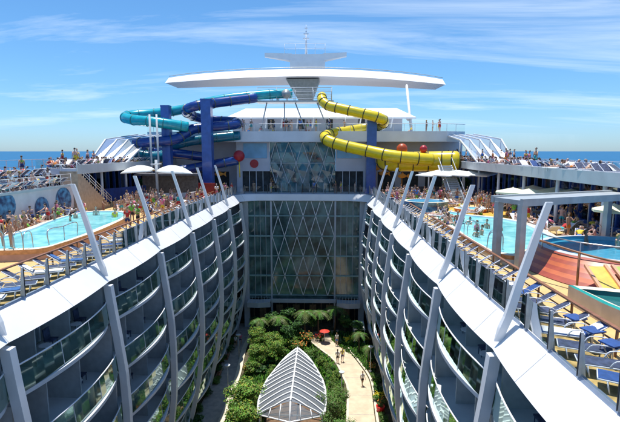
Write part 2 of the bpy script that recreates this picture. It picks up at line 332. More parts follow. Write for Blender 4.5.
# ------------------------------------------------------------------ cabin blocks
LV = [-3.1-2.9*k for k in range(6)]
PARTM = mat('partition', (.50, .53, .54), .35, var=.08)
def gx(z): return 10.2+.5*max(0, (z+14)/14) if z > -14 else 10.2
for s in (-1, 1):
    blk = empty('cabin_block', (s*10.4, 30, 0), label='curved %s wall of stacked cabin balconies %s' % (('left', 'in shade facing the garden') if s < 0 else ('right', 'with sunlit white handrails')), cat='cabin block')
    def lb(b, name, m):
        o = b.build(name, m); o.parent = blk; o.matrix_parent_inverse = Matrix.Translation((-s*10.4, -30, 0)); return o
    b = MB()
    b.bb(s*10.9, s*11.4, -8, 62.5, -20, -.6)
    lb(b, 'back_wall', CURT)
    b = MB(); c = MB()
    for l, z in enumerate(LV+[-20.0+.2]):
        top = (LV[l-1]-.25) if l else -.55
        for i in range(8):
            for q in range(3):
                y0 = RIBY[i]+.08+q*2.583; 
                c.bb(s*10.84, s*10.9, y0+.25, y0+2.2, z+.1, top-.35)
                b.bb(s*10.76, s*10.84, y0+1.18, y0+1.28, z+.1, top-.35)
                b.bb(s*10.76, s*10.84, y0+.16, y0+.26, z+.1, top-.35); b.bb(s*10.76, s*10.84, y0+2.2, y0+2.3, z+.1, top-.35); b.bb(s*10.76, s*10.84, y0+.16, y0+2.3, top-.35, top-.25)
                c.k = 1; w_ = rnd.choice((.25, .45, .8, .45)); c.bb(s*10.81, s*10.838, y0+.27, y0+.27+w_, z+.12, top-.36); c.k = 0
    lb(b, 'door_frame', WHITE2); lb(c, 'window', [CGLASS, mat('curtain_cloth', (.50, .50, .46), .9, var=.15, scale=9)])
    for l, z in enumerate(LV):
        for i in range(8):
            y0, y1 = RIBY[i], RIBY[i+1]; K = 14; e = []; g = []
            if y1 < 6: continue
            xr = interp(RIBX, z)+.42
            for k in range(K+1):
                t = k/K; sh = math.sin(PI*t)**.7; y = y0+(y1-y0)*t
                # the bulge is skewed towards the far end like a shell
                e.append((xr-.62*sh-.18*math.sin(PI*min(1, t*1.0))*(t), y)); g.append((xr-.10-.42*sh-.10*sh*t, y))
            bo = MB(); ed = [(s*x, y, z) for x, y in e]; eb = [(s*x, y, z-.17) for x, y in e]; ib = [(s*10.85, y, z-.17) for x, y in e]; it = [(s*10.85, y, z) for x, y in e]
            rows = [it, ed, eb, ib]
            bo.strip(*(rows if s < 0 else rows[::-1])); o = lb(bo, 'balcony', RIBP)
            h = MB(); gp = [(s*x, y, z+.02) for x, y in g]; gt = [(s*(x+.10), y, z+1.08) for x, y in g]
            h.strip(gp, gt); q = h.build('glass_panel', BALG, o)
            h = MB(); h.tube([(p[0], p[1], p[2]+.03) for p in gt], .037, 6)
            for k in (0, 5, 9, 14): h.bar(gp[k], gt[k], .025)
            h.build('handrail', WHITE, o)
            tz = (LV[l-1]-.25) if l else -1.0
            for q in range(3):
                yq = y0+q*2.583; x0 = xr+(.2 if q == 0 else .55); h = MB(); h.bb(s*x0, s*10.9, yq-(.06 if q == 0 else .03), yq+(.06 if q == 0 else .03), z, tz); h.build('partition', PARTM, o)
            if l < 5:   # a little furniture on the balcony
                for q2 in range(3):
                    if rnd.random() < .7:
                        cy = y0+1.0+q2*2.5+rnd.uniform(-.3, .3); cx = s*9.75
                        f = MB(); f.cyl((cx, cy, z+.42), .28, .03, 12); f.tube([(cx, cy, z), (cx, cy, z+.43)], .03, 6); f.build('table', WHITE2, o)
                        f = MB(); f.box((cx+s*.2, cy+.75, z+.4), (.45, .45, .06)); f.box((cx+s*.40, cy+.75, z+.66), (.05, .45, .54), ry=s*.1)
                        for lx in (-.18, .18):
                            for ly in (-.18, .18): f.box((cx+s*.2+lx, cy+.75+ly, z+.19), (.03, .03, .38))
                        f.build('chair', BLKSL, o)
# ------------------------------------------------------------------ end facade
fc = empty('end_facade', (0, 63, -19.5), label='dark glazed wall with white diamond lattice closing the far end of the garden', cat='facade')
def fp(b, name, m, par=fc):
    o = b.build(name, m); o.parent = par; o.matrix_parent_inverse = par.matrix_basis.inverted() if False else Matrix.Translation(-Vector(par.location)); return o
def fp_each(b, name, m, par):
    L_ = b.log; 
    for v0, v1, f0, f1 in L_:
        c = MB(); c.v = b.v[v0:v1]; c.f = [[i-v0 for i in f] for f in b.f[f0:f1]]; c.m = b.m[f0:f1]; c.sm = b.sm[f0:f1]; fp(c, name, m, par)
FT = -.95; b = MB(); b.bb(-8.3, 8.3, 63.0, 63.1, -15.2, FT); fp(b, 'glazing', FGLASS)
b = MB()
for x in (-4.62, 4.45): b.bb(x-.12, x+.12, 62.75, 63.0, -19.5, FT)
for x in (-8.25, 8.25): b.bb(x-.4, x+.4, 62.6, 63.05, -19.5, FT)
fp_each(b, 'column', PALEG, fc)
ROW = [-.2-2.9*k for k in range(6)]
b = MB()
for z in ROW[1:]:
    b.bb(-7.85, -4.74, 62.85, 63, z-.11, z+.11); b.bb(4.57, 7.85, 62.85, 63, z-.11, z+.11); b.bb(-4.5, 4.33, 62.9, 63, z-.07, z+.07)
fp_each(b, 'floor_band', mat('teal_band', (.26, .42, .42), .4), fc)
b = MB()
for x in (-7.0, -6.2, -5.4, 5.25, 6.1, 6.95): b.bb(x-.03, x+.03, 62.9, 62.99, -15, FT)
fp_each(b, 'mullion', PALEG, fc)
b = MB(); W = 8.83/5.; x0 = -4.5
for r_ in range(5):
    zt, zb = ROW[r_], ROW[r_+1]
    if r_ == 0: zt0 = FT
    for k in range(5):
        xa = x0+W*k; xm = xa+W/2; xb = xa+W
        par = r_ % 2
        for (p, q) in (((xa, zt), (xm, zb)), ((xb, zt), (xm, zb))) if par == 0 else (((xm, zt), (xa, zb)), ((xm, zt), (xb, zb))):
            (ax, az), (bx, bz) = p, q
            if az > FT: t = (az-FT)/(az-bz); ax += (bx-ax)*t; az = FT
            b.bar((ax, 62.84, az), (bx, 62.84, bz), .09, .07, (0, 1, 0))
fp(b, 'diamond_lattice', WHITE)
b = MB()   # curved white balcony beams over the garden entrance
for s in (-1, 1):
    P = [(s*8.0, 61.2), (s*6.4, 61.0), (s*4.7, 61.4)]
    b.strip([(x, y, -15.3) for x, y in P], [(x, y, -16.0) for x, y in P], [(x, y+1.6, -16.0) for x, y in P]); b.strip([(x, y+1.6, -15.3) for x, y in P], [(x, y, -15.3) for x, y in P])
    for k in range(9):
        t = k/8; b.box((s*(8-3.3*t), 61.1, -14.85), (.04, .04, .9))
b.bb(-4.6, 4.6, 61.9, 62.2, -15.5, -15.0)
fp(b, 'balcony_beam', PALEG)
b = MB(); b.bb(-10.5, 10.5, 65.8, 66, -20, -15); fp(b, 'entrance_wall', INT)
b = MB()
for k in range(-6, 7): b.box((k*1.25, 64.6, -17.5), (.08, .08, 4.2))
for k in range(-5, 6, 2): b.bb(k*1.25-.5, k*1.25+.5, 64.9, 65.0, -19, -16.8)
fp_each(b, 'doorway', mat('warm_door', (.28, .20, .12), .4, var=.3), fc)
# ------------------------------------------------------------------ park ground
b = MB(); b.bb(-11.4, 11.4, YN+4, 66, -20, -19.5); b.build('park_ground', SOIL, kind='structure')
def ribbon(pl, pr, z, name, m):
    a = catmull([(x, y, z) for x, y in pl], 6); c = catmull([(x, y, z) for x, y in pr], 6); n = min(len(a), len(c))
    b = MB(); b.strip(a[:n], c[:n]); o = b.build(name, m, kind='structure'); return o
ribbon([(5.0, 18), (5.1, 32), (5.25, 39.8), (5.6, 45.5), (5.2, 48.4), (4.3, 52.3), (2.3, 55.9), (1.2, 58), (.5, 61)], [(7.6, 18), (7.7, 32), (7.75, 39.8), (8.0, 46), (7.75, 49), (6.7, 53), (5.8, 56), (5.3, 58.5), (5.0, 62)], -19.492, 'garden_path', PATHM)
ribbon([(4.75, 18), (4.85, 32), (5.0, 39.8), (5.35, 45.5), (4.95, 48.4), (4.05, 52.3), (2.05, 55.9), (.9, 58), (.2, 61)], [(5.0, 18), (5.1, 32), (5.25, 39.8), (5.6, 45.5), (5.2, 48.4), (4.3, 52.3), (2.3, 55.9), (1.2, 58), (.5, 61)], -19.40, 'path_curb', CREAM)
ribbon([(7.7, 18), (7.8, 32), (7.85, 39.8), (8.1, 46), (7.85, 49), (6.8, 53), (5.9, 56)], [(7.95, 18), (8.05, 32), (8.1, 39.8), (8.35, 46), (8.1, 49), (7.05, 53), (6.15, 56)], -19.40, 'path_curb', CREAM)
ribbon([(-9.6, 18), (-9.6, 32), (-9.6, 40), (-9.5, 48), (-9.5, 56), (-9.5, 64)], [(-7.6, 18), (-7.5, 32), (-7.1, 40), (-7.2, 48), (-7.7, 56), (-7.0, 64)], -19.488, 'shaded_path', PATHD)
ribbon([(-7.6, 18), (-7.5, 32), (-7.1, 40), (-7.2, 48), (-7.7, 56), (-7.0, 64)], [(-7.1, 18), (-6.9, 32), (-6.5, 40), (-6.6, 48), (-7.1, 56), (-6.4, 64)], -19.30, 'path_curb', CREAM)
b = MB()
for y, xa, xb in ((41, 5.3, 7.8), (44.5, 5.6, 7.95), (48.2, 5.25, 7.8), (51.5, 4.5, 7.15), (37.5, 5.2, 7.7), (34, 5.15, 7.7)): b.bb(xa, xb, y, y+.07, -19.5, -19.487)
b.build('path_joints', PATHD, kind='structure')
# ------------------------------------------------------------------ leaf masses
def leaves(b, c, r, n, ls, rg, up_=.5, hollow=.55, k=None):
    for _ in range(n):
        while True:
            p = Vector((rg.uniform(-1, 1), rg.uniform(-1, 1), rg.uniform(-1, 1)))
            if hollow < p.length < 1: break
        q = Vector((c[0]+p.x*r[0], c[1]+p.y*r[1], c[2]+p.z*r[2]))
        nrm = (Vector((p.x/r[0], p.y/r[1], p.z/r[2])).normalized()+Vector((rg.uniform(-1, 1), rg.uniform(-1, 1), rg.uniform(-.3, 1)+up_))).normalized()
        t = nrm.orthogonal().normalized(); t = Matrix.Rotation(rg.uniform(0, 2*PI), 3, nrm) @ t; u_ = nrm.cross(t); l = ls*rg.uniform(.6, 1.4)
        if k is not None: b.k = rg.choice(k)
        b.add([q-t*l, q+u_*l*.45+nrm*l*.15, q+t*l, q-u_*l*.45+nrm*l*.15], [(0, 1, 2, 3)])
def plant_proto(seed, R_, H, nclump, nl, ls, mats, k, trunk=True, bloom=0):
    rg = random.Random(seed); me_l = MB()
    for i in range(nclump):
        a = rg.uniform(0, 2*PI); d = R_*rg.uniform(0, .68); z = H*(1-.55*rg.random()**1.3*(1 if d > R_*.25 else .6)); cr = R_*rg.uniform(.26, .48)
        leaves(me_l, (d*math.cos(a), d*math.sin(a), z-cr*.6), (cr, cr, cr*rg.uniform(.55, .85)), nl, ls, rg, k=k)
    if bloom:
        for _ in range(bloom):
            a = rg.uniform(0, 2*PI); d = R_*rg.uniform(.1, .9); me_l.k = len(mats)-1; me_l.sph((d*math.cos(a), d*math.sin(a), H*rg.uniform(.6, 1.0)), ls*.8, 6, 4)
    t = MB()
    top = H*.72
    t.tube([(0, 0, 0), (R_*.03, 0, top*.4), (-R_*.02, R_*.03, top)], [R_*.07, R_*.05, R_*.02], 7)
    for i in range(6):
        a = i*1.05+rg.random(); z0 = top*rg.uniform(.35, .75)
        t.tube([(0, 0, z0), (R_*.3*math.cos(a), R_*.3*math.sin(a), z0+H*.16), (R_*.6*math.cos(a), R_*.6*math.sin(a), z0+H*.26)], [R_*.035, R_*.02, R_*.01], 5)
    return me_l.mesh('crown', mats), t.mesh('trunk', BARK)
LM = LEAF+[YELF]
PR = {
 'tree_bright': plant_proto(1, 2.3, 4.6, 24, 170, .13, LM, [0, 0, 1, 3]),
 'tree_olive': plant_proto(2, 2.0, 3.6, 22, 190, .08, LM, [1, 4, 4, 1]),
 'tree_dark': plant_proto(3, 1.9, 5.0, 18, 130, .16, LM, [1, 2, 2]),
 'shrub_bright': plant_proto(4, 1.2, 1.5, 14, 90, .10, LM, [0, 0, 3, 1]),
 'shrub_mid': plant_proto(5, 1.1, 1.2, 14, 90, .09, LM, [1, 0, 4]),
 'shrub_dark': plant_proto(6, 1.0, 1.3, 12, 90, .12, LM, [1, 2, 2]),
 'bloom_yellow': plant_proto(7, .8, .9, 8, 60, .08, LEAF+[YELF], [0, 1], bloom=60),
 'bloom_red': plant_proto(8, .6, .8, 7, 50, .08, LEAF+[REDF], [1, 2], bloom=45),
 'bloom_orange': plant_proto(9, .9, 1.2, 8, 60, .1, LEAF+[ORF], [1, 4, 3], bloom=30),
}
def plant(kind, x, y, s, look, where, z=-19.5, h=1., stretch=1., name=None):
    cr, tr = PR[kind]; nm = name or ('tree' if kind.startswith('tree') else 'shrub')
    e = empty(nm, (x, y, z), rnd.uniform(0, 6.28)); e.scale = (s*stretch, s, s*h)
    for n_, m in (('crown', cr), ('trunk', tr)):
        o = bpy.data.objects.new(n_, m); COL.objects.link(o); o.parent = e
    tag(e, cat=nm); reg(e, look, where); return e
plant('tree_bright', -4.7, 40.0, .98, 'big bright green leafy tree', 'left of the leaf-shaped glass roof', h=.85)
plant('tree_bright', -4.2, 36.4, .8, 'bright green leafy tree', 'left of the leaf-shaped glass roof')
plant('tree_olive', 3.7, 38.6, 1.0, 'round olive green tree', 'right of the leaf-shaped glass roof', h=1.05)
plant('tree_olive', 4.0, 34.6, 1.0, 'round olive green tree', 'right of the leaf-shaped glass roof')
for x, y, s in ((-4.9, 50.6, .62), (-3.2, 51.3, .66), (-5.6, 54.6, .7), (-3.5, 54.2, .62)): plant('tree_bright', x, y, s, 'low bright green tree', 'in the bed beyond the glass roof', h=.95)
for x, y, s in ((-6.4, 58.6, .6), (-4.4, 59.2, .72), (-2.2, 59.8, .8), (-.6, 57.6, .62), (1.3, 60.3, .7), (5.9, 60.2, .6), (7.5, 57.8, .6), (-1.8, 56.0, .6)): plant('tree_dark', x, y, s, 'dark green tree', 'in front of the glazed end wall')
for i in range(16):
    x = rnd.uniform(-5.9, 1.4); y = rnd.uniform(48.4, 56); k = rnd.choice(['shrub_bright', 'shrub_mid', 'shrub_dark'])
    plant(k, x, y, rnd.uniform(.7, 1.1), {'shrub_bright': 'bright green shrub', 'shrub_mid': 'mid green shrub', 'shrub_dark': 'dark green shrub'}[k], 'in the bed beyond the glass roof')
for i in range(15):   # ring right of greenhouse up to path
    t = i/14; y = 36.5+t*14.5; x = 4.25 if y < 48 else 4.0-(y-48)*.45
    plant('shrub_bright' if i % 3 else 'shrub_mid', x+rnd.uniform(-.35, .25), y, rnd.uniform(.5, .75), 'bright green shrub' if i % 3 else 'mid green shrub', 'along the sunny path')
for i in range(9):
    y = 42.8+i*.85; plant('shrub_mid' if i % 2 else 'shrub_bright', -3.6-.35*math.sin(i)+(y-43)*.12, y, rnd.uniform(.5, .75), 'mid green shrub' if i % 2 else 'bright green shrub', 'left edge of the glass roof')
for i in range(12):
    y = 30+i*2.5; plant(['shrub_dark', 'shrub_mid', 'bloom_orange'][i % 3], 8.75+.1*math.sin(i*3), y, rnd.uniform(.55, .8), ['dark green shrub', 'mid green shrub', 'orange flowering shrub'][i % 3], 'under the right cabin wall')
plant('bloom_yellow', 8.45, 43.6, .9, 'yellow flowering bush', 'beside the path'); plant('bloom_yellow', 6.2, 57.0, 1.1, 'yellow flowering bush', 'near the end wall'); plant('bloom_yellow', -1.3, 48.2, .6, 'yellow flowering bush', 'behind the glass roof')
plant('bloom_orange', -.2, 54.6, 1.2, 'orange flowering shrub', 'behind the glass roof'); plant('bloom_orange', .8, 56.8, 1.4, 'orange flowering shrub', 'behind the glass roof'); plant('bloom_orange', -5.8, 48.6, .8, 'orange flowering shrub', 'behind the glass roof')
plant('bloom_red', 2.4, 58.2, 1.2, 'red flowering bush', 'at the far end of the path')
for i in range(9): plant('shrub_dark' if i % 2 else 'shrub_mid', -9.3+.15*math.sin(i*2), 36+i*2.6, rnd.uniform(.6, .9), 'dark green shrub' if i % 2 else 'mid green shrub', 'against the left cabin wall')
# palms near the end wall
def frond(b, c, a, l, rg, k):
    P = []; 
    for i in range(7):
        t = i/6; P.append(Vector((c[0]+math.cos(a)*l*t, c[1]+math.sin(a)*l*t, c[2]+l*(.45*t-.75*t*t))))
    sd = Vector((-math.sin(a), math.cos(a), 0)); b.k = k
    for i in range(6):
        for s in (-1, 1):
            for q in (0, .5):
                p = P[i].lerp(P[i+1], q); w_ = l*.26*(1-abs(i/6-.35)); b.add([p, p+(P[i+1]-P[i])*.28, p+sd*s*w_+(P[i+1]-P[i])*.5-Vector((0, 0, w_*.4))], [(0, 1, 2)])
pc = MB(); rg = random.Random(5)
for i in range(15): frond(pc, (0, 0, 3.1), i*2.4+rg.random()*.3, rg.uniform(1.3, 1.8), rg, i % 2)
pcm = pc.mesh('crown', [LEAF[1], LEAF[4]]); pt = MB(); pt.tube([(0, 0, 0), (.08, 0, 1.5), (0, .05, 3.12)], [.13, .09, .08], 8); ptm = pt.mesh('trunk', BARK)
for x, y, s in ((-3.2, 57.6, 1.1), (.3, 58.9, 1.2), (2.2, 59.6, 1.15), (-5.6, 57.5, 1.0), (4.4, 60.6, 1.2), (7.4, 54.8, .8), (8.3, 51.5, .7)):
    e = empty('palm_tree', (x, y, -19.5), x*7); e.scale = (s, s, s); tag(e, cat='palm tree')
    for n_, m in (('crown', pcm), ('trunk', ptm)):
        o = bpy.data.objects.new(n_, m); COL.objects.link(o); o.parent = e
    reg(e, 'slim palm with arching fronds', 'near the glazed end wall')
# ground cover (stuff)
b = MB(); rg = random.Random(3)
for _ in range(30000):
    y = rg.uniform(30, 61); x = rg.uniform(-6.4, 8.8)
    lim = interp([(30, 5.0), (39.8, 4.9), (45.5, 5.2), (48.4, 4.8), (52.3, 3.9), (55.9, 1.9), (58, .8), (61, .1)], y)
    if lim < x < lim+3.3 and x < 8.3: continue
    if abs(x) < 2.8 and 31 < y < 45: continue
    if 5 < x < 8.3 and y < 50: continue
    l = rg.uniform(.09, .20); a = rg.uniform(0, 6.28); b.k = rg.choice([0, 1, 1, 2, 0]); z = -19.5
    dx, dy = math.cos(a)*l, math.sin(a)*l; b.add([(x-dy*.5, y+dx*.5, z), (x+dy*.5, y-dx*.5, z), (x+dx+dy*.3, y+dy-dx*.3, z+l*1.6), (x+dx-dy*.3, y+dy+dx*.3, z+l*1.6)], [(0, 1, 2, 3)])
b.build('ground_cover', LEAF[:3], label='low leafy ground cover between the garden shrubs', kind='stuff', cat='ground cover')
# ------------------------------------------------------------------ leaf-shaped glass roof
gh = empty('glass_pavilion', (0, 40, -19.5), label='leaf-shaped glass roofed pavilion with white chevron ribs in the garden', cat='pavilion')
HW = [(35.9, 2.75), (36.6, 2.95), (38.2, 3.08), (40.3, 3.0), (42, 2.75), (44, 2.2), (45.3, 1.6), (46.2, 1.0), (46.9, .12)]
def hw(y): return interp(HW, y)
def ridz(y): return -15.25-.02*(y-38)
ys = [35.9+11.0*k/28 for k in range(29)]; b = MB()
def rp(s, y, t): # point on roof: t 0 ridge 1 eave
    x = hw(y)*t; return (s*x, y, ridz(y)+(-16.5-ridz(y))*(t**1.35)*min(1, hw(y)/2.2))
for s in (-1, 1):
    rows = [[rp(s, y, t) for y in ys] for t in (0, .25, .5, .75, 1)]; b.smooth = True; b.strip(*(rows if s > 0 else rows[::-1]))
fp(b, 'glass_roof', ROOFG, gh)
b = MB()
b.tube([(0, y, ridz(y)+.06) for y in ys], .09, 8)
for s in (-1, 1):
    b.tube([(s*hw(y), y, rp(s, y, 1)[2]+.0) for y in ys], .10, 6)
    for k in range(11):
        y0 = 36.5+k*.95; pts_ = []
        for j in range(9):
            t = j/8; y = max(35.95, y0-1.15*t)
            p = rp(s, y, t); pts_.append((p[0], p[1], p[2]+.05))
        if len(pts_) > 1: 
            for a_, c_ in zip(pts_, pts_[1:]): b.bar(a_, c_, .12, .12)
fp(b, 'roof_rib', WHITE, gh)
b = MB()
for s in (-1, 1):
    for y in (36.2, 38.5, 41, 43.5, 46): b.tube([(s*hw(y)*.96, y, -19.5), (s*hw(y)*.96, y, -16.5)], .07, 6)
fp_each(b, 'post', WHITE, gh)
b = MB(); xe, ze = hw(35.9), rp(1, 35.9, 1)[2]
b.tube([(-xe, 35.9, ze), (xe, 35.9, ze)], .07, 6); b.tube([(-xe, 35.9, ze), (0, 34.6, ze+.2), (xe, 35.9, ze)], .07, 6); b.tube([(0, 35.9, ridz(35.9)), (0, 34.6, ze+.2)], .08, 6)
for t in (.3, .62):
    for s in (-1, 1): b.tube([rp(s, 35.9, t), (s*xe*t*1.1, 34.6+1.3*t, ze+.2-.2*t)], .05, 6)
fp(b, 'gable_frame', WHITE, gh)
b = MB(); b.add([(-xe, 35.9, ze), (0, 34.6, ze+.2), (0, 35.9, ridz(35.9)), (xe, 35.9, ze)], [(0, 1, 2), (1, 3, 2)]); fp(b, 'gable_glass', ROOFG, gh)
b = MB(); b.tube([(1.0*math.cos(PI*k/12), 34.4, -17.2+1.0*math.sin(PI*k/12)) for k in range(13)], .09, 6); b.tube([(.55*math.cos(PI*k/12), 34.4, -17.2+.55*math.sin(PI*k/12)) for k in range(13)], .06, 6)
b.tube([(0, 34.4, -17.2), (0, 34.5, -16.2)], .06, 6); fp(b, 'entrance_arch', WHITE, gh)
b = MB(); b.bb(-2.6, 2.6, 32, 45, -19.49, -19.42); fp(b, 'terrace', mat('warm_terrace', (.50, .28, .16), .6, var=.2), gh)
# ------------------------------------------------------------------ pools
def outline(P, n=6): 
    q = catmull([(x, y, 0) for x, y in P]+[(P[0][0], P[0][1], 0)], n)[:-1]; return [(p.x, p.y) for p in q]
def shrink(P, d):
    c = Vector((sum(p[0] for p in P)/len(P), sum(p[1] for p in P)/len(P))); out = []
    for p in P:
        v_ = Vector(p)-c; out.append(tuple(c+v_*(1-d/v_.length)))
    return out
def area(P): return sum(a[0]*c[1]-c[0]*a[1] for a, c in zip(P, P[1:]+P[:1]))
def pool(name, P, z, lip, mats, wat, label, wallm, ledge=None):
    if area(P) < 0: P = P[::-1]
    e = empty(name, (sum(p[0] for p in P)/len(P), sum(p[1] for p in P)/len(P), 0), label=label, cat='pool')
    Q = shrink(P, lip); n = len(P)
    def ring(A, za, B, zb, m, nm):
        b = MB(); b.smooth = True
        b.strip([(x, y, za) for x, y in A+A[:1]], [(x, y, zb) for x, y in B+B[:1]]); return fp(b, nm, m, e)
    ring(P, 0.0, shrink(P, .12), z*.55, wallm, 'pool_wall'); ring(shrink(P, .12), z*.55, P, z, mats, 'upper_wall')
    ring(P, z, Q, z, CREAM, 'rim'); ring(Q, z, shrink(P, lip+.05), z-.35, WHITE2, 'inner_wall')
    b = MB(); b.poly(shrink(P, lip+.02), z-.30, z-.12); fp(b, 'water', wat, e)
    return e
LP = outline([(-15.2, 23.3), (-13.0, 23.9), (-12.6, 25.6), (-12.5, 29), (-12.8, 32.5), (-13.4, 36), (-14.8, 39.2), (-17, 40), (-18.7, 38.6), (-18.6, 34), (-17.9, 29.5), (-17.6, 25), (-16.8, 23.4)])
pool('left_swimming_pool', LP, .65, .5, SALMON, POOLW, 'turquoise swimming pool with tan raised edge on the left deck', PINKT)
RP = outline([(11.95, 24.3), (11.75, 28), (11.75, 33), (12.0, 38), (12.8, 41.0), (14.4, 41.2), (15.3, 39.2), (17, 37.8), (18.4, 35), (18, 30), (16.8, 26.5), (14.6, 25), (12.8, 23.4)])
pool('right_swimming_pool', RP, .55, .55, SALMON, POOLW, 'turquoise swimming pool with curved cream edge on the right deck', CREAM)
pool('plunge_pool', outline([(13.2+2.3*math.cos(a*PI/5), 45.8+1.9*math.sin(a*PI/5)) for a in range(10)], 3), 1.0, .35, NAVYD, POOLB, 'round navy walled whirlpool beyond the right swimming pool', NAVYD)
pool('small_pool', outline([(16.8+1.6*math.cos(a*PI/5), 43.0+1.2*math.sin(a*PI/5)) for a in range(10)], 3), .6, .3, ORANGE, POOLW, 'small turquoise wading pool with orange edge on the right deck', ORANGE)
# yellow surround steps
b = MB(); b.poly(outline([(14.4, 41.6), (19.5, 39.3), (21.5, 42), (15.2, 47.5)][::1], 5), 0, .25); b.build('tiled_step', mat('yellow_tile', (.68, .40, .06), .5, var=.15, scale=3), label='yellow tiled platform beyond the right swimming pool', cat='platform')
# pool ladders / handrails
def rail_loop(pts_, label, r=.03, m=STEEL, name='pool_handrail'):
    b = MB(); b.tube(catmull(pts_, 4), r, 6); return b.build(name, m, label=label, cat='handrail')
def ladder(x, y, z, rz, label):
    b = MB()
    for s in (-.28, .28): b.tube(catmull([(s, -.5, .0), (s, -.45, .75), (s, -.1, .95), (s, .25, .75), (s, .35, -.3)], 4), .028, 6)
    o = b.build('pool_ladder', STEEL, label=label, cat='pool ladder'); o.location = (x, y, z); o.rotation_euler = (0, 0, rz); return o
ladder(-14.9, 24.0, .65, 0, 'steel grab rails at near end of left pool'); ladder(-13.9, 24.1, .65, 0, 'second steel grab rails beside the near left pool edge')
b = MB(); b.tube(catmull([(-13.0, 24.9, .65), (-13.0, 24.9, 1.5), (-12.95, 26.3, 1.5), (-12.95, 27.8, 1.5), (-13.0, 27.9, .65)], 5), .03, 6); b.tube([(-12.96, 26.4, .65), (-12.96, 26.4, 1.48)], .025, 6); b.build('pool_handrail', STEEL, label='low steel handrail on the inner edge of the left pool', cat='handrail')
ladder(12.4, 25.4, .55, 1.2, 'steel grab rails at the near corner of the right pool'); ladder(12.5, 29.2, .55, -1.5, 'steel grab rails on the inner side of the right pool')
# ------------------------------------------------------------------ splash area right
sp = empty('splash_pool', (17.6, 23, 0), label='blue splash pool with orange and rust striped sloping flank', cat='pool')
C0 = [(17.9+3.7*math.cos(a*2*PI/40), 23.2+3.5*math.sin(a*2*PI/40)) for a in range(40)]
def rg_(A, za, B, zb, nm, m):
    b = MB(); b.smooth = True; b.strip([(x, y, za) for x, y in A+A[:1]], [(x, y, zb) for x, y in B+B[:1]]); return fp(b, nm, m, sp)
prev = (C0, 1.05)
for k, (ex, z, m) in enumerate(((.28, .95, ORANGE2), (.55, .80, ORANGE), (.85, .66, ORANGE2), (1.15, .50, ORANGE), (1.5, .34, ORANGE2), (1.9, .2, ORANGE), (2.4, .03, ORANGE2))):
    A = [(17.9+(3.7+ex*.45)*math.cos(a*2*PI/40), 23.2+(3.5+ex*(1.15 if math.sin(a*2*PI/40) < 0 else .3))*math.sin(a*2*PI/40)) for a in range(40)]
    rg_(prev[0], prev[1], A, z, 'stripe', m); prev = (A, z)
rg_(C0, 1.05, shrink(C0, .35), 1.07, 'rim', PALEG); rg_(shrink(C0, .35), 1.07, shrink(C0, .4), .7, 'inner_wall', POOLB)
b = MB(); b.poly(shrink(C0, .38), .7, .86); fp(b, 'water', POOLB, sp)
b = MB(); Ck = [(17.9+3.85*math.cos(a*2*PI/40), 23.2+3.65*math.sin(a*2*PI/40), 1.75) for a in range(16, 40)]; b.tube(Ck, .03, 6)
for i in range(0, 24, 4): b.tube([(Ck[i][0], Ck[i][1], 1.0), Ck[i]], .028, 6)
fp(b, 'handrail', STEEL, sp)
# slides with yellow / peach lanes to the right of the tub
for i, (m1, lab) in enumerate(((mat('lane_yellow', (.75, .50, .10), .4), 'peach and yellow sloping lane nearest the hot tub'), (mat('lane_green', (.42, .52, .12), .4), 'green and peach sloping lane beside the hot tub'))):
    x0_ = 14.15+i*1.15; b = MB(); P0 = Vector((x0_+.5, 19.6, .98)); P1 = Vector((x0_+.1, 17.7, .45)); W_ = Vector((.42, 0, 0))
    b.k = 0; b.strip([P0-W_, P1-W_], [P0+W_, P1+W_]); b.k = 1
    for s in (-1, 1): b.bar(P0+W_*s+Vector((0, 0, .05)), P1+W_*s+Vector((0, 0, .05)), .12, .12)
    b.build('slide_lane', [m1, PINKT], label=lab, cat='slide lane')
# hot tub by the rail
ht = empty('hot_tub', (14, 14.5, 0), label='hot tub with dark teal water behind a beige wall at the right', cat='hot tub')
TP = [(12.45, 17.6), (12.5, 15.5), (12.9, 13.2), (13.6, 10.5), (18.5, 10.5), (18.5, 15.2), (14.6, 17.0)]
TP = TP[::-1] if area(TP) < 0 else TP
def ring2(A, za, B, zb, nm, m):
    b = MB(); b.strip([(x, y, za) for x, y in A+A[:1]], [(x, y, zb) for x, y in B+B[:1]]); return fp(b, nm, m, ht)
ring2(TP, 0, TP, .72, 'tub_wall', mat('beige_wall', (.52, .42, .33), .6, var=.06)); ring2(TP, .72, shrink(TP, .18), .76, 'teal_edge', mat('teal_edge', (.02, .28, .24), .3)); ring2(shrink(TP, .18), .76, shrink(TP, .45), .7, 'rim', CREAM)
ring2(shrink(TP, .45), .7, shrink(TP, .5), .3, 'inner_wall', TUBW); b = MB(); b.poly(shrink(TP, .47), .3, .52); fp(b, 'water', TUBW, ht)
b = MB(); b.box((14.9, 16.2, .95), (1.3, .7, .14), rz=.25); b.cyl((14.9, 16.2, .4), .1, .5, 8); b.build('white_table', WHITE, label='low white table at the hot tub edge', cat='table')
b = MB(); b.tube([(16.2, 15.2, .5), (16.2, 15.2, 1.9)], .12, 8); b.tube(catmull([(12.7, 20.9, 1.9), (14.3, 18.2, 1.6), (16.2, 15.3, 1.75)], 5), .05, 6); b.tube([(13.7, 19.2, 0), (13.7, 19.2, 1.7)], .05, 6)
b.build('wooden_handrail', WOODR, label='brown handrail beside the orange striped flank and hot tub', cat='handrail')
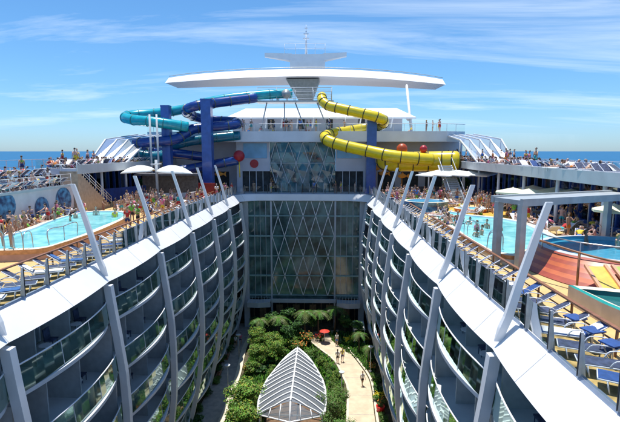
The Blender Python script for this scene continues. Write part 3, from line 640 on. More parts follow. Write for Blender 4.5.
# pergola
pg = empty('grey_pergola', (16, 23, 0), label='grey metal pergola with a flat beam roof over the right pool corner', cat='pergola')
b = MB()
A0 = Vector((12.5, 22.2, 3.55)); D = Vector((6.6, 2.8, 0)).normalized(); Nn = Vector((-D.y, D.x, 0))
def slabp(b, o_, l, w_, z0, z1): 
    p = [o_, o_+D*l, o_+D*l+Nn*w_, o_+Nn*w_]; b.poly([(q.x, q.y) for q in p], z0, z1)
slabp(b, A0, 9.0, 1.9, 3.35, 3.58); slabp(b, A0-Nn*.06-D*.06, 9.12, .18, 3.3, 3.66); slabp(b, A0+Nn*1.9-D*.06, 9.12, .18, 3.3, 3.66); fp(b, 'roof', GREYM, pg)
for o_ in (A0+D*.15+Nn*.15, A0+D*.15+Nn*1.7, A0+D*8.5+Nn*.15, A0+D*8.5+Nn*1.7):
    b = MB(); b.box((o_.x, o_.y, 1.68), (.36, .28, 3.36), rz=.4); fp(b, 'post', GREYM, pg)
# teak handrail along the lounger strips
for s in (-1, 1):
    b = MB(); yy = 8
    while yy < 58: b.box((s*11.3, yy, .42), (.06, .06, .84)); yy += 2.4
    b.box((s*11.3, 33, .86), (.14, 51, .06)); b.box((s*11.3, 33, .45), (.04, 51, .04))
    b.build('teak_handrail', WOODR, label='long brown wooden handrail between the %s loungers and pool' % ('left' if s < 0 else 'right'), cat='handrail')
# ------------------------------------------------------------------ loungers
def lounger_meshes(simple=False):
    f = MB()
    for s in (-.3, .3):
        f.tube([(s, -.95, .34), (s, .25, .34), (s, .85, .80)], .022, 5)
        f.tube([(s, -.75, .34), (s, -.68, 0)], .02, 5); f.tube([(s, .2, .34), (s, .45, 0)], .02, 5)
        if not simple: f.tube(catmull([(s, -.25, .34), (s*1.08, -.1, .55), (s*1.08, .3, .58), (s, .45, .5)], 3), .018, 5)
    f.tube([(-.3, -.95, .34), (.3, -.95, .34)], .022, 5); f.tube([(-.3, .85, .80), (.3, .85, .80)], .022, 5); f.tube([(-.3, -.7, .1), (.3, -.7, .1)], .018, 5)
    a = MB(); a.box((0, -.36, .355), (.56, 1.16, .025)); c = MB(); c.box((0, .55, .59), (.56, .72, .025), rx=math.atan2(.46, .6))
    return f, a, c
LF, LS, LB = [m for m in lounger_meshes()]
LFm = LF.mesh('frame', WHITE2)
SLM = {k: (LS.mesh('seat_sling', m), LB.mesh('back_sling', m)) for k, m in (('navy', BLKSL), ('blue', BLUSL))}
tw = MB(); tw.box((0, -.3, .38), (.5, 1.2, .02)); tw.box((0, .52, .60), (.5, .5, .02), rx=.65)
TWM = {k: tw.mesh('towel', mat('towel_'+k, c, .9, var=.2, scale=6)) for k, c in (('white', (.7, .7, .72)), ('red', (.5, .08, .1)), ('blue', (.05, .14, .36)), ('teal', (.05, .4, .4)))}
def lounger(x, y, z, rz, color, where, base=None):
    e = empty('sun_lounger', (x, y, z), rz, cat='sun lounger')
    for n_, m in (('frame', LFm), ('seat_sling', SLM[color][0]), ('back_sling', SLM[color][1])):
        o = bpy.data.objects.new(n_, m); COL.objects.link(o); o.parent = e
    e['group'] = 'sun loungers on the pool deck'; reg(e, base or '%s sling sun lounger' % color, where); return e
TWS = []
def strip_loungers(s):
    y = 8.6; i = 0
    while y < 56:
        col = 'navy' if rnd.random() < .9 else 'blue'
        rz = (-PI/2 if s > 0 else PI/2)+rnd.uniform(-.14, .14)-s*.45
        lounger(s*10.58, y, 0, rz, col, 'along %s glass railing' % ('left' if s < 0 else 'right'))
        if rnd.random() < .3:
            k = rnd.choice(['white', 'white', 'blue', 'white']); o = bpy.data.objects.new('towel', TWM[k]); COL.objects.link(o); o.location = (s*10.58, y, 0.003); o.rotation_euler = (0, 0, rz)
            tag(o, cat='towel', group='towels on the loungers'); reg(o, '%s towel lying on a sun lounger' % k, 'along %s glass railing' % ('left' if s < 0 else 'right'))
        y += 1.04+rnd.uniform(-.08, .1); i += 1
strip_loungers(-1); strip_loungers(1)
for i, (x, y) in enumerate(((11.05, 14.35), (11.0, 13.3), (11.0, 12.35), (11.0, 11.4))):
    e = empty('blue_table', (x-.1, y, 0), .3, cat='table', group='square blue tables')
    b = MB(); b.box((0, 0, .62), (.5, .5, .04)); o = b.build('table_top', BLUSL, e)
    for a in (-.2, .2):
        for c in (-.2, .2): b = MB(); b.box((a, c, .3), (.03, .03, .61)); b.build('leg', STEEL, e)
    reg(e, 'square blue topped side table', 'by the right loungers')
# small loungers for the upper decks: one mesh each
f, a, c = lounger_meshes(True); sm = MB(); sm.k = 0; sm.add(f.v, f.f); sm.k = 1; sm.add(a.v, a.f); sm.add(c.v, c.f)
SMM = {k: sm.mesh('sun_lounger', [WHITE2, m]) for k, m in (('navy', BLKSL), ('blue', BLUSL), ('white', TOWB))}
def small_lounger(x, y, z, rz, where, k=None):
    k = k or rnd.choice(['navy', 'navy', 'blue', 'white']); o = bpy.data.objects.new('sun_lounger', SMM[k]); COL.objects.link(o); o.location = (x, y, z); o.rotation_euler = (0, 0, rz)
    tag(o, cat='sun lounger', group='sun loungers on the upper decks'); reg(o, 'small %s sun lounger' % k, where)
LREST = MB(); LGEO = (f, a, c)
def rest_lounger(x, y, z, rz):
    M_ = Matrix.Translation((x, y, z)) @ Matrix.Rotation(rz, 4, 'Z')
    for q, k_ in zip(LGEO, (0, rnd_k, rnd_k)): LREST.k = k_; LREST.add([tuple(M_ @ Vector(v_)) for v_ in q.v], q.f)
# ------------------------------------------------------------------ upper side decks
UZ = 4.35
for s in (-1, 1):
    sn = 'left' if s < 0 else 'right'
    e = empty('upper_deck', (s*22, 60, UZ), label='%s raised sun deck with pale grey edge band above the pools' % sn, cat='deck')
    xi = 20.4; ya = 24 if s > 0 else 41.6; b = MB(); b.bb(s*xi, s*24.2, ya, 125, UZ-.55, UZ); fp(b, 'slab', LAV, e)
    b = MB(); b.bb(s*(xi-.14), s*(xi-.002), ya, 125, 3.85, UZ+.35); fp(b, 'edge_band', PALEG, e)
    b = MB(); b.bb(s*24.15, s*24.2, ya, 125, UZ, UZ+.8); fp(b, 'outer_screen', RAILG, e)
    b = MB()
    for k in range(60): b.box((s*24.15, 24+k*1.7, UZ+.42), (.06, .06, .84))
    b.box((s*24.15, 74.5, UZ+.86), (.08, 101, .05)); fp(b, 'screen_post', WHITE2, e)
    b = MB()
    for k in range(17): (b.tube([(s*21.2, 30+k*6, 0), (s*21.2, 30+k*6, UZ-.55)], .14, 8) if 30+k*6 > ya else None)
    fp_each(b, 'column', WHITE2, e)
    # outboard wind wall of the pool deck
    e = empty('wind_wall', (s*24, 60, 0), label='%s blue tinted glass wind wall under the raised sun deck' % sn, cat='glass wall')
    b = MB(); b.bb(s*23.9, s*23.95, 12, 125, .5, UZ-.55); fp(b, 'glass', WINDG, e)
    b = MB()
    for k in range(70): b.box((s*23.9, 12+k*1.6, 2), (.12, .14, 4.0 if 12+k*1.6 > 24 else 3.4))
    b.bb(s*23.8, s*24.0, 12, 125, 0, .5); fp(b, 'frame', mat('blue_frame', (.05, .12, .36), .5), e)
    # loungers on it
    for r_ in range(3):
        y = 29.5+r_*.3
        while y < 92:
            if s < 0 and y < 42.2: y += 1.0; continue
            if y > 50: rnd_k = rnd.choice((1, 1, 2, 3)); rest_lounger(s*(21.2+r_*1.0), y, UZ, rnd.choice([PI/2, -PI/2])+rnd.uniform(-.15, .15)); y -= .15
            elif rnd.random() < .9: small_lounger(s*(21.2+r_*1.0), y, UZ, rnd.choice([0, 0, PI/2, -PI/2])+rnd.uniform(-.15, .15), 'on %s raised deck' % sn)
            y += 1.0
# left terrace with mural wall
e = empty('mural_wall', (-19.6, 36, 0), label='silver grey mural wall with blue discs behind the left pool', cat='wall')
b = MB(); b.bb(-24.2, -20.75, 18, 41.5, 0, 2.75); fp(b, 'wall', MURALW, e)
b = MB(); b.bb(-20.9, -20.62, 18, 41.5, 2.752, 2.95); b.bb(-24.2, -22.5, 18, 41.5, 2.755, 3.6); fp_each(b, 'coping', PALEG, e)
b = MB(); b.bb(-22.498, -22.46, 18, 41.4, 3.0, 3.5); fp(b, 'blue_band', MURAL, e)
b = MB()
for y, z, r_ in ((28.0, 1.9, .9), (32.4, 1.95, 1.0), (36.6, 1.25, .95), (39.8, 1.55, 1.2)):
    n = 24; vs_ = [(-20.69, y+r_*math.cos(2*PI*k/n), max(.05, min(2.72, z+r_*math.sin(2*PI*k/n)))) for k in range(n)]; b.add(vs_, [tuple(range(n))])
fp_each(b, 'blue_disc', NAVYD, e)
b = MB()
for h_ in (.35, .65, .95): b.tube([(-20.75, 18, 2.95+h_), (-20.75, 41.3, 2.95+h_)], .022, 6)
for k in range(15): b.tube([(-20.75, 18+k*1.66, 2.95), (-20.75, 18+k*1.66, 3.9)], .022, 6)
b.tube([(-24.1, 18, 4.6), (-24.1, 41.3, 4.6)], .03, 6)
for k in range(15): b.tube([(-24.1, 18+k*1.66, 3.6), (-24.1, 18+k*1.66, 4.6)], .03, 6)
fp(b, 'handrail', WHITE2, e)
for y in [24.6+1.0*k for k in range(17)]: small_lounger(-21.65, y, 2.76, -PI/2+rnd.uniform(-.2, .2), 'on terrace above mural wall')
for y in [24.9+1.0*k for k in range(17)]: small_lounger(-23.3, y, 3.61, -PI/2+rnd.uniform(-.2, .2), 'on terrace above mural wall')
# stairs
e = empty('staircase', (-19, 44, 0), label='stairs with white handrails beside the mural wall', cat='staircase')
b = MB()
for k in range(18):
    z = 4.1-k*.235; y = 40.0+k*.36; b.bb(-22.0, -20.3, y+1.6, y+1.97, 0, z)
fp(b, 'steps', mat('stair_tread', (.48, .36, .26), .6), e)
b = MB()
for x in (-21.9, -20.3):
    for h in (.35, .62, .95): b.tube([(x, 41.6, 4.1+h), (x, 48.1, .1+h)], .03, 6)
    for k in range(7): t = k/6; b.tube([(x, 41.6+6.5*t, 4.1-4*t), (x, 41.6+6.5*t, 5.05-4*t)], .03, 6)
fp(b, 'handrail', WHITE, e)
e = empty('staircase', (17.5, 57, 0), label='grey stairs rising to the raised deck at the right', cat='staircase')
b = MB()
for k in range(18): z = .2+k*.235; b.bb(17, 18.6, 50+k*.36, 50.37+k*.36, z-.2, z)
fp(b, 'steps', GREYM, e); b = MB()
for x in (17, 18.6): b.tube([(x, 50, 1.0), (x, 56.5, 5.2)], .04, 6); b.tube([(x, 50, .1), (x, 56.5, 4.2)], .1, 6)
fp(b, 'handrail', PALEG, e)
# sloping white framed screens
for s in (-1, 1):
    e = empty('sloping_glass_screen', (s*22, 60, 8), label='sloping white framed glass screens stepping down to the %s sun deck' % ('left' if s < 0 else 'right'), cat='glass screen')
    b = MB(); g = MB()
    for k in range(5):
        x0 = 20.6+k*.85; T = Vector((s*(x0-.4), 66-k*.5, 8.3)); M_ = Vector((s*x0, 60-k*1.2, 7.4)); Bt = Vector((s*(x0+.15), 53-k*.5, 4.5))
        b.bar(T, M_, .16, .16); b.bar(M_, Bt, .16, .16); b.tube([M_, (M_.x, M_.y, UZ)], .06, 6)
        if k < 4:
            x1 = x0+.85; T2 = Vector((s*(x1-.4), 65.5-k*.5, 8.3)); M2 = Vector((s*x1, 58.8-k*1.2, 7.4)); B2 = Vector((s*(x1+.15), 52.5-k*.5, 4.5)); g.strip([T, M_, Bt], [T2, M2, B2])
    fp(b, 'frame', WHITE2, e); fp(g, 'glass_panel', SCRG, e)
# ------------------------------------------------------------------ upper building
ub = empty('pool_deck_building', (0, 67, 0), label='pale grey deck building with glazed bay beyond the garden well', cat='building')
b = MB(); b.bb(-9.8, -5.15, 66.2, 66.6, 3.05, 7.3); b.bb(4.55, 9.3, 66.2, 66.6, 3.05, 7.3); b.bb(-9.8, -9.2, 66.2, 66.6, 0, 3.05); b.bb(8.6, 9.3, 66.2, 66.6, 0, 3.05)
b.bb(-24, -9.8, 70.2, 70.6, 0, 7.3); b.bb(9.3, 24, 70.2, 70.6, 0, 7.3); b.bb(-10.0, -9.8, 66.2, 70.6, 0, 7.3); b.bb(9.3, 9.5, 66.2, 70.6, 0, 7.3); fp_each(b, 'wall', LAV, ub)
b = MB(); b.bb(-9.8, 9.3, 66.9, 67.0, 0, 3.1)
for x in (-22, -18.2, -14.6, 11.2, 14.8, 18.5): b.bb(x, x+2.6, 70.15, 70.19, .1, 2.8)
fp_each(b, 'dark_window', INT, ub)
b = MB()
for x in (-8.2, -7.2, -6.2, 5.6, 6.6, 7.6): b.bb(x-.04, x+.04, 66.6, 66.7, 0, 3.05)
fp(b, 'window_frame', WHITE2, ub)
b = MB(); b.bb(-8.95, -5.5, 66.1, 66.19, 4.95, 7.1); b.bb(4.75, 8.4, 66.1, 66.19, 4.95, 7.1); fp_each(b, 'mural_panel', MURAL, ub)
n = 20; b = MB(); vs_ = [(-7.4+.62*math.cos(2*PI*k/n), 66.08, 4.15+.62*math.sin(2*PI*k/n)) for k in range(n)]; b.add(vs_+[(x, 66.19, z) for x, y, z in vs_], [tuple(range(n))]+[(k, (k+1) % n, n+(k+1) % n, n+k) for k in range(n)]); fp(b, 'red_disc', REDP, ub)
b = MB(); P = [(-5.1, 66.3), (-3.4, 65.9), (-1.2, 65.6), (.7, 65.6), (2.8, 65.9), (4.5, 66.3)]
rg = random.Random(9)
for r_ in range(5):   # facets tilted slightly so each pane mirrors something else
    z0, z1 = r_*1.45, (r_+1)*1.45
    for i in range(5):
        (xa, ya), (xb, yb) = P[i], P[i+1]; j = [rg.uniform(-.05, .05) for _ in range(4)]
        m_ = ((xa+xb)/2, (ya+yb)/2+j[2], z1); b.add([(xa, ya+j[0], z0), (xb, yb+j[1], z0), m_], [(0, 1, 2)]); b.add([(xa, ya+j[3], z0), m_, (xa, ya-j[1], z1)], [(0, 1, 2)]); b.add([(xb, yb-j[0], z0), (xb, yb+j[3], z1), m_], [(0, 1, 2)])
fp(b, 'bay_glass', UGLASS, ub)
b = MB()
for r_ in (0, 1):
    z0, z1 = 1.3+r_*2.95, 1.3+(r_+1)*2.95
    for i in range(5):
        (xa, ya), (xb, yb) = P[i], P[i+1]; xm, ym = (xa+xb)/2, (ya+yb)/2
        lines = (((xa, ya, z0), (xm, ym, z1)), ((xb, yb, z0), (xm, ym, z1))) if r_ else (((xm, ym, z0), (xa, ya, z1)), ((xm, ym, z0), (xb, yb, z1)))
        for p, q in lines: b.bar((p[0], p[1]-.12, p[2]), (q[0], q[1]-.12, q[2]), .09, .08, (0, 1, 0))
        b.box((xm, ym-.12, .65), (.07, .07, 1.3))
for (xa, ya), (xb, yb) in zip(P, P[1:]):
    for z in (4.25,): b.bar((xa, ya-.1, z), (xb, yb-.1, z), .07, .07)
for x, y in P: b.box((x, y-.12, .65), (.08, .08, 1.3))
fp(b, 'bay_lattice', PALEG, ub)
b = MB()   # added pale sheets before the glass, imitating flag-like canopies seen in it
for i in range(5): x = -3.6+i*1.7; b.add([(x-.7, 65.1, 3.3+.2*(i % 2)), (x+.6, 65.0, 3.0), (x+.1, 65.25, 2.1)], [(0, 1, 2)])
fp(b, 'canopy_image', SCRG, ub)
# deck 17 slab
b = MB(); arc = [(-23, 66), (-16, 64.6), (-9.8, 64), (14, 64), (20, 64.4), (23, 66), (23.5, 74), (-23.5, 74)]; b.poly(arc, 7.3, 8.75); fp(b, 'upper_slab', WHITE2, ub)
b = MB(); fr = arc[:6]; b.strip([(x, y+.1, 8.75) for x, y in fr], [(x, y+.1, 9.75) for x, y in fr]); fp(b, 'slab_railing_glass', RAILG, ub)
b = MB(); b.tube([(x, y+.1, 9.78) for x, y in fr], .05, 6)
for x in [-22+1.5*k for k in range(30)]:
    y = interp([(a_, c_) for a_, c_ in fr], x) if True else 64; b.box((x, y+.1, 9.25), (.05, .05, 1.0))
fp(b, 'slab_railing', WHITE2, ub)
# deckhouse with white roof
b = MB(); b.bb(-11.5, 15, 71.6, 72, 8.75, 11.4); b.bb(-11.5, -11.1, 72, 80, 8.75, 11.4); b.bb(14.6, 15, 72, 80, 8.75, 11.4); fp(b, 'deckhouse_wall', LAV, ub)
b = MB()
for x in (-6, -1.2, 3.2, 8.2): b.bb(x, x+1.0, 71.52, 71.59, 9.4, 10.9)
fp_each(b, 'deckhouse_window', INT, ub)
b = MB(); b.strip([(-12.3, 70.0, 11.1), (16.8, 70.0, 11.1)], [(-10.3, 77, 13.1), (14.9, 77, 13.1)]); b.strip([(16.8, 70, 11.1), (16.8, 70, 10.85)], [(-12.3, 70, 11.1), (-12.3, 70, 10.85)]); b.strip([(14.9, 77, 13.1), (14.9, 77, 13.1)], [(16.8, 70, 11.1), (17.4, 80, 11.1)]); b.strip([(-10.3, 77, 13.1), (14.9, 77, 13.1)], [(-12.3, 84, 11.1), (16.8, 84, 11.1)])
fp(b, 'deckhouse_roof', WHITE, ub)
b = MB()
for k in range(11): x = -11+k*2.4; b.bar((x, 70.3, 9.5), (x+.25, 69.9, 11.05), .16, .16)
fp_each(b, 'fin', WHITE, ub)
b = MB(); b.tube([(16.2, 70, 8.75), (17.2, 81, 17.3)], .22, 8); fp(b, 'wing_strut', WHITE2, ub)
# slide platform
e = empty('slide_platform', (-1.5, 67, 13), label='grey steel slide launch platform above the white deckhouse roof', cat='platform')
b = MB(); b.bb(-7.0, 4.2, 66, 69, 13.0, 13.2)
fp(b, 'floor', GREYM, e); b = MB()
for x in (-6.8, -4, -1.5, 1.2, 3.9):
    for y in (66.1, 68.9): b.tube([(x, y, 13.2), (x, y, 15.0)], .05, 5)
for z in (13.8, 14.4, 15.0):
    for y in (66.1, 68.9): b.tube([(-6.8, y, z), (3.9, y, z)], .04, 5)
fp(b, 'railing', PALEG, e); b = MB()
for xa, xb in ((-5.6, -6.6), (-3, -3), (-1.4, .2), (1.8, 3.6)): b.tube([(xa if xa > -5 else xa, 67.5, 13.0), (xb, 67.5, 8.75)], .1, 6)
fp(b, 'strut', PALEG, e)
b = MB(); b.tube([(-2.6, 65.6, 14.1), (-2.6, 66.3, 14.1)], .62, 14); b.tube([(-2.6, 65.5, 14.1), (-2.6, 65.62, 14.1)], .35, 14); fp(b, 'launch_funnel', GREYM, e)
# ------------------------------------------------------------------ wing roof and mast
e = empty('wing_roof', (0, 86, 18), label='huge curved white wing roof spanning the ship', cat='roof')
b = MB(); n = 40; T = []; Fb = []; Ub = []; Tb = []
for k in range(n+1):
    x = -25.6+49.8*k/n; u_ = (x+.7)/24.9; z = 20.3-(.85 if u_ < 0 else 1.35)*u_*u_-.25*abs(u_)**6; yf = 80+2.0*u_*u_; t_ = 1.5*(1-.25*abs(u_)**6)
    yb = 90-2*u_*u_; T.append((x, yf+2.3, z+.15)); Fb.append((x, yf, z-t_)); Ub.append((x*.985, yb, z-t_-.1)); Tb.append((x*.985, yb, z-.3))
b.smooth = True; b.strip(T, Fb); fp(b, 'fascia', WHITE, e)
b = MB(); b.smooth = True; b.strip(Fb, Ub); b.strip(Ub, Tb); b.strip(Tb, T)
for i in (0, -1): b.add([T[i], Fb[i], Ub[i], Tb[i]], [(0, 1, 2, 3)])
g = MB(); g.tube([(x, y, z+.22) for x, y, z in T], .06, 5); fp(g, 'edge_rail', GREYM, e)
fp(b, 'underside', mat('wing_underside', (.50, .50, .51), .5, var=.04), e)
e = empty('mast_tower', (-.5, 86, 14), label='white radar mast tower with cross arms above the wing roof', cat='mast')
b = MB(); b.add([(-1.7, 81.5, 15.0), (.7, 81.5, 15.0), (2.0, 81.5, 18.6), (-3.9, 81.5, 18.6), (-1.7, 86, 15.0), (.7, 86, 15.0), (2.0, 86, 18.6), (-3.9, 86, 18.6)], [(0,1,2,3),(1,5,6,2),(4,0,3,7),(0,4,5,1),(7,6,5,4)]); fp(b, 'housing', mat('housing', (.22, .22, .2), .5), e)
b = MB(); b.add([(-2.9, 84, 20), (2.6, 84, 20), (2.9, 84, 23.3), (-3.4, 84, 23.3), (-2.9, 87, 20), (2.6, 87, 20), (2.9, 87, 23.3), (-3.4, 87, 23.3)], [(0,1,2,3),(1,5,6,2),(4,0,3,7),(7,6,5,4),(3,2,6,7)]); b.bb(-3.3, 3.0, 83.4, 87.5, 19.8, 22.0); fp(b, 'tower', WHITE, e)
b = MB()
for s, xe in ((-1, -8.0), (1, 6.9)):
    xi = -3.0 if s < 0 else 2.6
    b.add([(xi, 84, 22.2), (xe, 84.6, 23.0), (xe, 84.6, 23.7), (xi, 84, 23.4), (xi, 86, 22.2), (xe, 85.4, 23.0), (xe, 85.4, 23.7), (xi, 86, 23.4)], [(0,1,2,3),(7,6,5,4),(0,4,5,1),(3,2,6,7),(1,5,6,2)])
fp_each(b, 'cross_arm', WHITE, e)
b = MB(); b.tube([(-.45, 85, 23.3), (-.45, 85, 27.5)], [.22, .12], 8); b.box((-.45, 85, 27.0), (.9, .3, .2)); b.box((-.45, 85, 28.0), (.5, .2, .15)); b.tube([(-.45, 85, 27.4), (-.45, 85, 28.6)], .06, 6); b.box((-.45, 85, 26.2), (1.1, .5, .12)); fp(b, 'pole', WHITE2, e)
b = MB()
for x in (-4.3, -2.3, 1.2, 3.0): b.tube([(x, 84, 23.3), (x, 84, 25.1)], .04, 5)
for z in (24.2, 25.1): b.tube([(-4.3, 84, z), (3.0, 84, z)], .04, 5)
fp(b, 'railing', WHITE2, e)
# ------------------------------------------------------------------ water slides
def slide(name, label, segs, ring_m=BLKR, rings=True, ring_every=7):
    e = empty(name, segs[0][1][0], label=label, cat='water slide')
    for m, P, r_ in segs:
        Q = catmull(P, 8); rr = [r_[1]*math.sqrt(max(.02, 1-(1-min(1, i/9))**2)) for i in range(len(Q))] if isinstance(r_, tuple) and r_[0] == 'cap' else r_ if not isinstance(r_, tuple) else [r_[0]+(r_[1]-r_[0])*i/(len(Q)-1) for i in range(len(Q))]
        b = MB(); b.tube(Q, rr, 18); fp(b, 'tube', m, e)
        if rings:
            c = MB()
            for i in range(3, len(Q)-3, ring_every):
                d = (Q[i+1]-Q[i]).normalized(); rq = rr[i] if isinstance(rr, list) else rr; c.tube([Q[i]-d*.05, Q[i]+d*.05], rq*1.09, 18)
            fp_each(c, 'joint_ring', ring_m, e)
    return e
A = at
slide('yellow_slide', 'yellow tube slide with black joint rings spiralling round the navy column', [
 (YELT, [A(322, 96, 66.2), A(322.5, 101, 65.2), A(329, 106, 64.4), A(342, 109, 63.8), A(362, 113.5, 63), A(378, 117.5, 62.6), A(384, 121.5, 63.6), A(380, 125.5, 65.4), A(364, 128.5, 66), A(345, 131.5, 65.2), A(331, 134, 64.2), A(325, 137, 62.6), A(330, 141.5, 61.4), A(345, 146, 60.8), A(370, 151.5, 60), A(392, 156, 59.0), A(415, 158.5, 58.6), A(432, 160, 58.9)], (.66, .8)),
 (YELT, [A(461, 161, 58.8), A(455, 161, 59), A(440, 161.2, 59.8), A(420, 161.6, 60.2), A(402, 161.6, 60.6), A(390, 161, 61.4), A(384, 159.5, 62.8)], ('cap', 1.32)),
], ring_every=6)
slide('navy_slide', 'dark navy tube slide looping round the blue columns at the left', [
 (NAVT, [A(256, 98, 65), A(235, 100.5, 63.6), A(215, 103, 62.2), A(198, 105.5, 60.4), A(187, 109.5, 60.6), A(188, 113.5, 62.6), A(197, 117.5, 64.4), A(215, 120.5, 65.2), A(232, 121.5, 65), A(238, 123.5, 63.4), A(228, 125.5, 62.4), A(210, 127, 61.8), A(194, 129, 61), A(184, 134, 60), A(176, 139, 59.2), A(160, 141.5, 58.4), A(142, 143, 58), A(132, 145, 59), A(136, 149.5, 60.4), A(152, 151.5, 61.6), A(180, 154, 62.4), A(205, 157, 63)], .66),
 (NAVT, [A(178, 171, 61), A(192, 168.5, 62), A(208, 165.5, 62.6), A(225, 162.5, 63), A(238, 160, 63.2)], .66),
], ring_m=mat('navy_ring', (.10, .13, .10), .5))
slide('turquoise_slide', 'turquoise tube slide sweeping out to the left above the navy one', [
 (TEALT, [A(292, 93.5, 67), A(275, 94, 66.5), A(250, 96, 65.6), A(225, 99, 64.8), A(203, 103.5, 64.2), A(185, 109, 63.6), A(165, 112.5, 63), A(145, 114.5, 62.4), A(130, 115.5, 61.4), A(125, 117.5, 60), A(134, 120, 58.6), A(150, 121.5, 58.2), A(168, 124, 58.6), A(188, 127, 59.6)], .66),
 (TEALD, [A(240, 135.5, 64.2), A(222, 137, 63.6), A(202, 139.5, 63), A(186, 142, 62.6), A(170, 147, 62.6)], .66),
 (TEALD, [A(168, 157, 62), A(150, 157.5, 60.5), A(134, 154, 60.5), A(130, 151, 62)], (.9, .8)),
], ring_m=mat('teal_ring', (.02, .22, .24), .5))
for i, (x, y, w_, h, lab) in enumerate(((-12.75, 60.5, 1.3, 12.6, 'thick navy box column carrying the left slides'), (-17.9, 59.6, 1.05, 11.7, 'shorter navy box column behind the white sail canopy'), (9.5, 64.6, 1.35, 10.6, 'navy box column inside the yellow slide loops'))):
    b = MB(); b.box((x, y, h/2), (w_, w_, h)); b.box((x, y, h+.1), (w_*1.06, w_*1.06, .2)); b.box((x, y, .15), (w_*1.3, w_*1.3, .3)); b.build('navy_column', NAVY, label=lab, cat='column')
for px in (150, 157):
    p = A(px, 128, 57.5); b = MB(); b.tube([(p.x, p.y, 0), (p.x, p.y, 10.6)], .13, 8); b.box((p.x, p.y, .1), (.8, .8, .2)); reg(b.build('slide_support', PALEG, cat='support'), 'slim white pole holding the turquoise slide', 'at the left')
for px, py, y, r_, m, lab in ((239, 156, 63, .8, REDP, 'red ball at the end of the navy slide'), (402, 149, 59.5, .72, mat('rust_ball', (.45, .07, .01), .4), 'large rust red ball above the yellow slide'), (423.5, 149, 59.5, .5, REDP, 'small dark red ball above the yellow slide')):
    p = A(px, py, y); b = MB(); b.k = 0; b.sph(p, r_, 16, 10); b.k = 1; b.tube([p+Vector((0, 0, -r_)), p+Vector((0, .4, -r_-2.2))], .08, 6); b.build('red_ball', [m, YELT], label=lab, cat='ornament')
FISH = mat('fish_orange', (.70, .28, .03), .4)
for px, py, y, lab in ((376, 168.5, 66, 'upper orange fish ornament by the navy column'), (383, 173.5, 65.5, 'lower orange fish ornament by the navy column'), (219, 174, 64, 'orange fish ornament under the navy slide'), (402, 176, 64, 'orange fish ornament below the yellow slide')):
    p = A(px, py, y); b = MB(); b.sph(p, (.62, .18, .30), 12, 8); b.add([p+Vector((.5, 0, 0)), p+Vector((1.05, .05, .38)), p+Vector((.95, .0, 0)), p+Vector((1.05, -.05, -.38))], [(0, 1, 2), (0, 2, 3)]); b.add([p+Vector((-.2, 0, .26)), p+Vector((.1, 0, .55)), p+Vector((.3, 0, .22))], [(0, 1, 2)]); b.tube([p+Vector((0, 0, -.2)), (p.x, p.y, 0)], .05, 6); b.build('fish_ornament', FISH, label=lab, cat='ornament')
# ------------------------------------------------------------------ canopies, umbrellas
def sail(c, s, label):
    e = empty('sail_canopy', (c[0], c[1], 0), label=label, cat='canopy')
    b = MB(); rows = []
    for side in (-1, 1):
        rows = []
        for i in range(9):
            t = i/8; r_ = []
            for j in range(7):
                u_ = j/6-.5; w_ = 2.6*math.sin(PI*min(1, t*.92+.08))**.7
                r_.append((c[0]+side*(.25+s*t), c[1]+u_*2*w_, c[2]+1.15*math.sin(PI*(t*.75+.2))**1.0-.75-.0*t-(u_*2)**2*.75*math.sin(PI*min(1, t*.9+.1))))
            rows.append(r_)
        b.smooth = True; b.strip(*(rows if side < 0 else rows[::-1]))
    o = fp(b, 'sail', CANVAS, e); solid(o, .05)
    b = MB(); b.tube([(c[0], c[1], 0), (c[0], c[1], c[2]+1.0)], .16, 8); b.tube([(c[0], c[1]-1.5, c[2]+.5), (c[0], c[1]+1.5, c[2]+.5)], .1, 6); fp(b, 'mast', PALEG, e)
sail((-16.3, 51, 4.0), 3.9, 'white double petal sail canopy over the left bar')
e = empty('slatted_canopy', (17, 55, 0), label='white bladed canopy under the yellow slide end', cat='canopy')
b = MB()
for k in range(4):
    x = 13.9+k*2.1; b.add([(x-.5, 52.6, 3.25), (x+2.9, 55.8, 3.7), (x+4.4, 55.4, 3.55), (x+1.3, 52.3, 3.15), (x-.5, 52.6, 3.13), (x+2.9, 55.8, 3.58), (x+4.4, 55.4, 3.43), (x+1.3, 52.3, 3.03)], [(0,3,2,1),(4,5,6,7),(0,4,7,3),(3,7,6,2),(2,6,5,1),(1,5,4,0)])
fp_each(b, 'blade', CANVAS, e); b = MB()
for k in range(4): x = 15.4+k*2.1; b.tube([(x, 54.4, 0), (x, 54.4, 3.5)], .1, 8)
b.tube([(14.2, 54.4, 3.35), (23, 54.4, 3.35)], .08, 6); fp(b, 'post', PALEG, e)
def umbrella(x, y, h, r_, m, base, where, n=8):
    e = empty('parasol', (x, y, 0), cat='parasol', group='flat parasols on the right deck')
    b = MB(); vs_ = [(0, 0, h+.38)]+[(r_*math.cos(2*PI*k/n), r_*math.sin(2*PI*k/n), h) for k in range(n)]+[(r_*math.cos(2*PI*k/n), r_*math.sin(2*PI*k/n), h-.14) for k in range(n)]
    b.add(vs_, [(0, 1+k, 1+(k+1) % n) for k in range(n)]+[(1+k, 1+n+k, 1+n+(k+1) % n, 1+(k+1) % n) for k in range(n)]); b.build('canopy', m, e)
    b = MB(); b.tube([(0, 0, 0), (0, 0, h+.42)], .04, 6); b.cyl((0, 0, 0), .3, .08, 12)
    for k in range(n): b.bar((0, 0, h+.33), (r_*.96*math.cos(2*PI*k/n), r_*.96*math.sin(2*PI*k/n), h-.01), .02)
    b.build('pole', PALEG, e); reg(e, base, where)
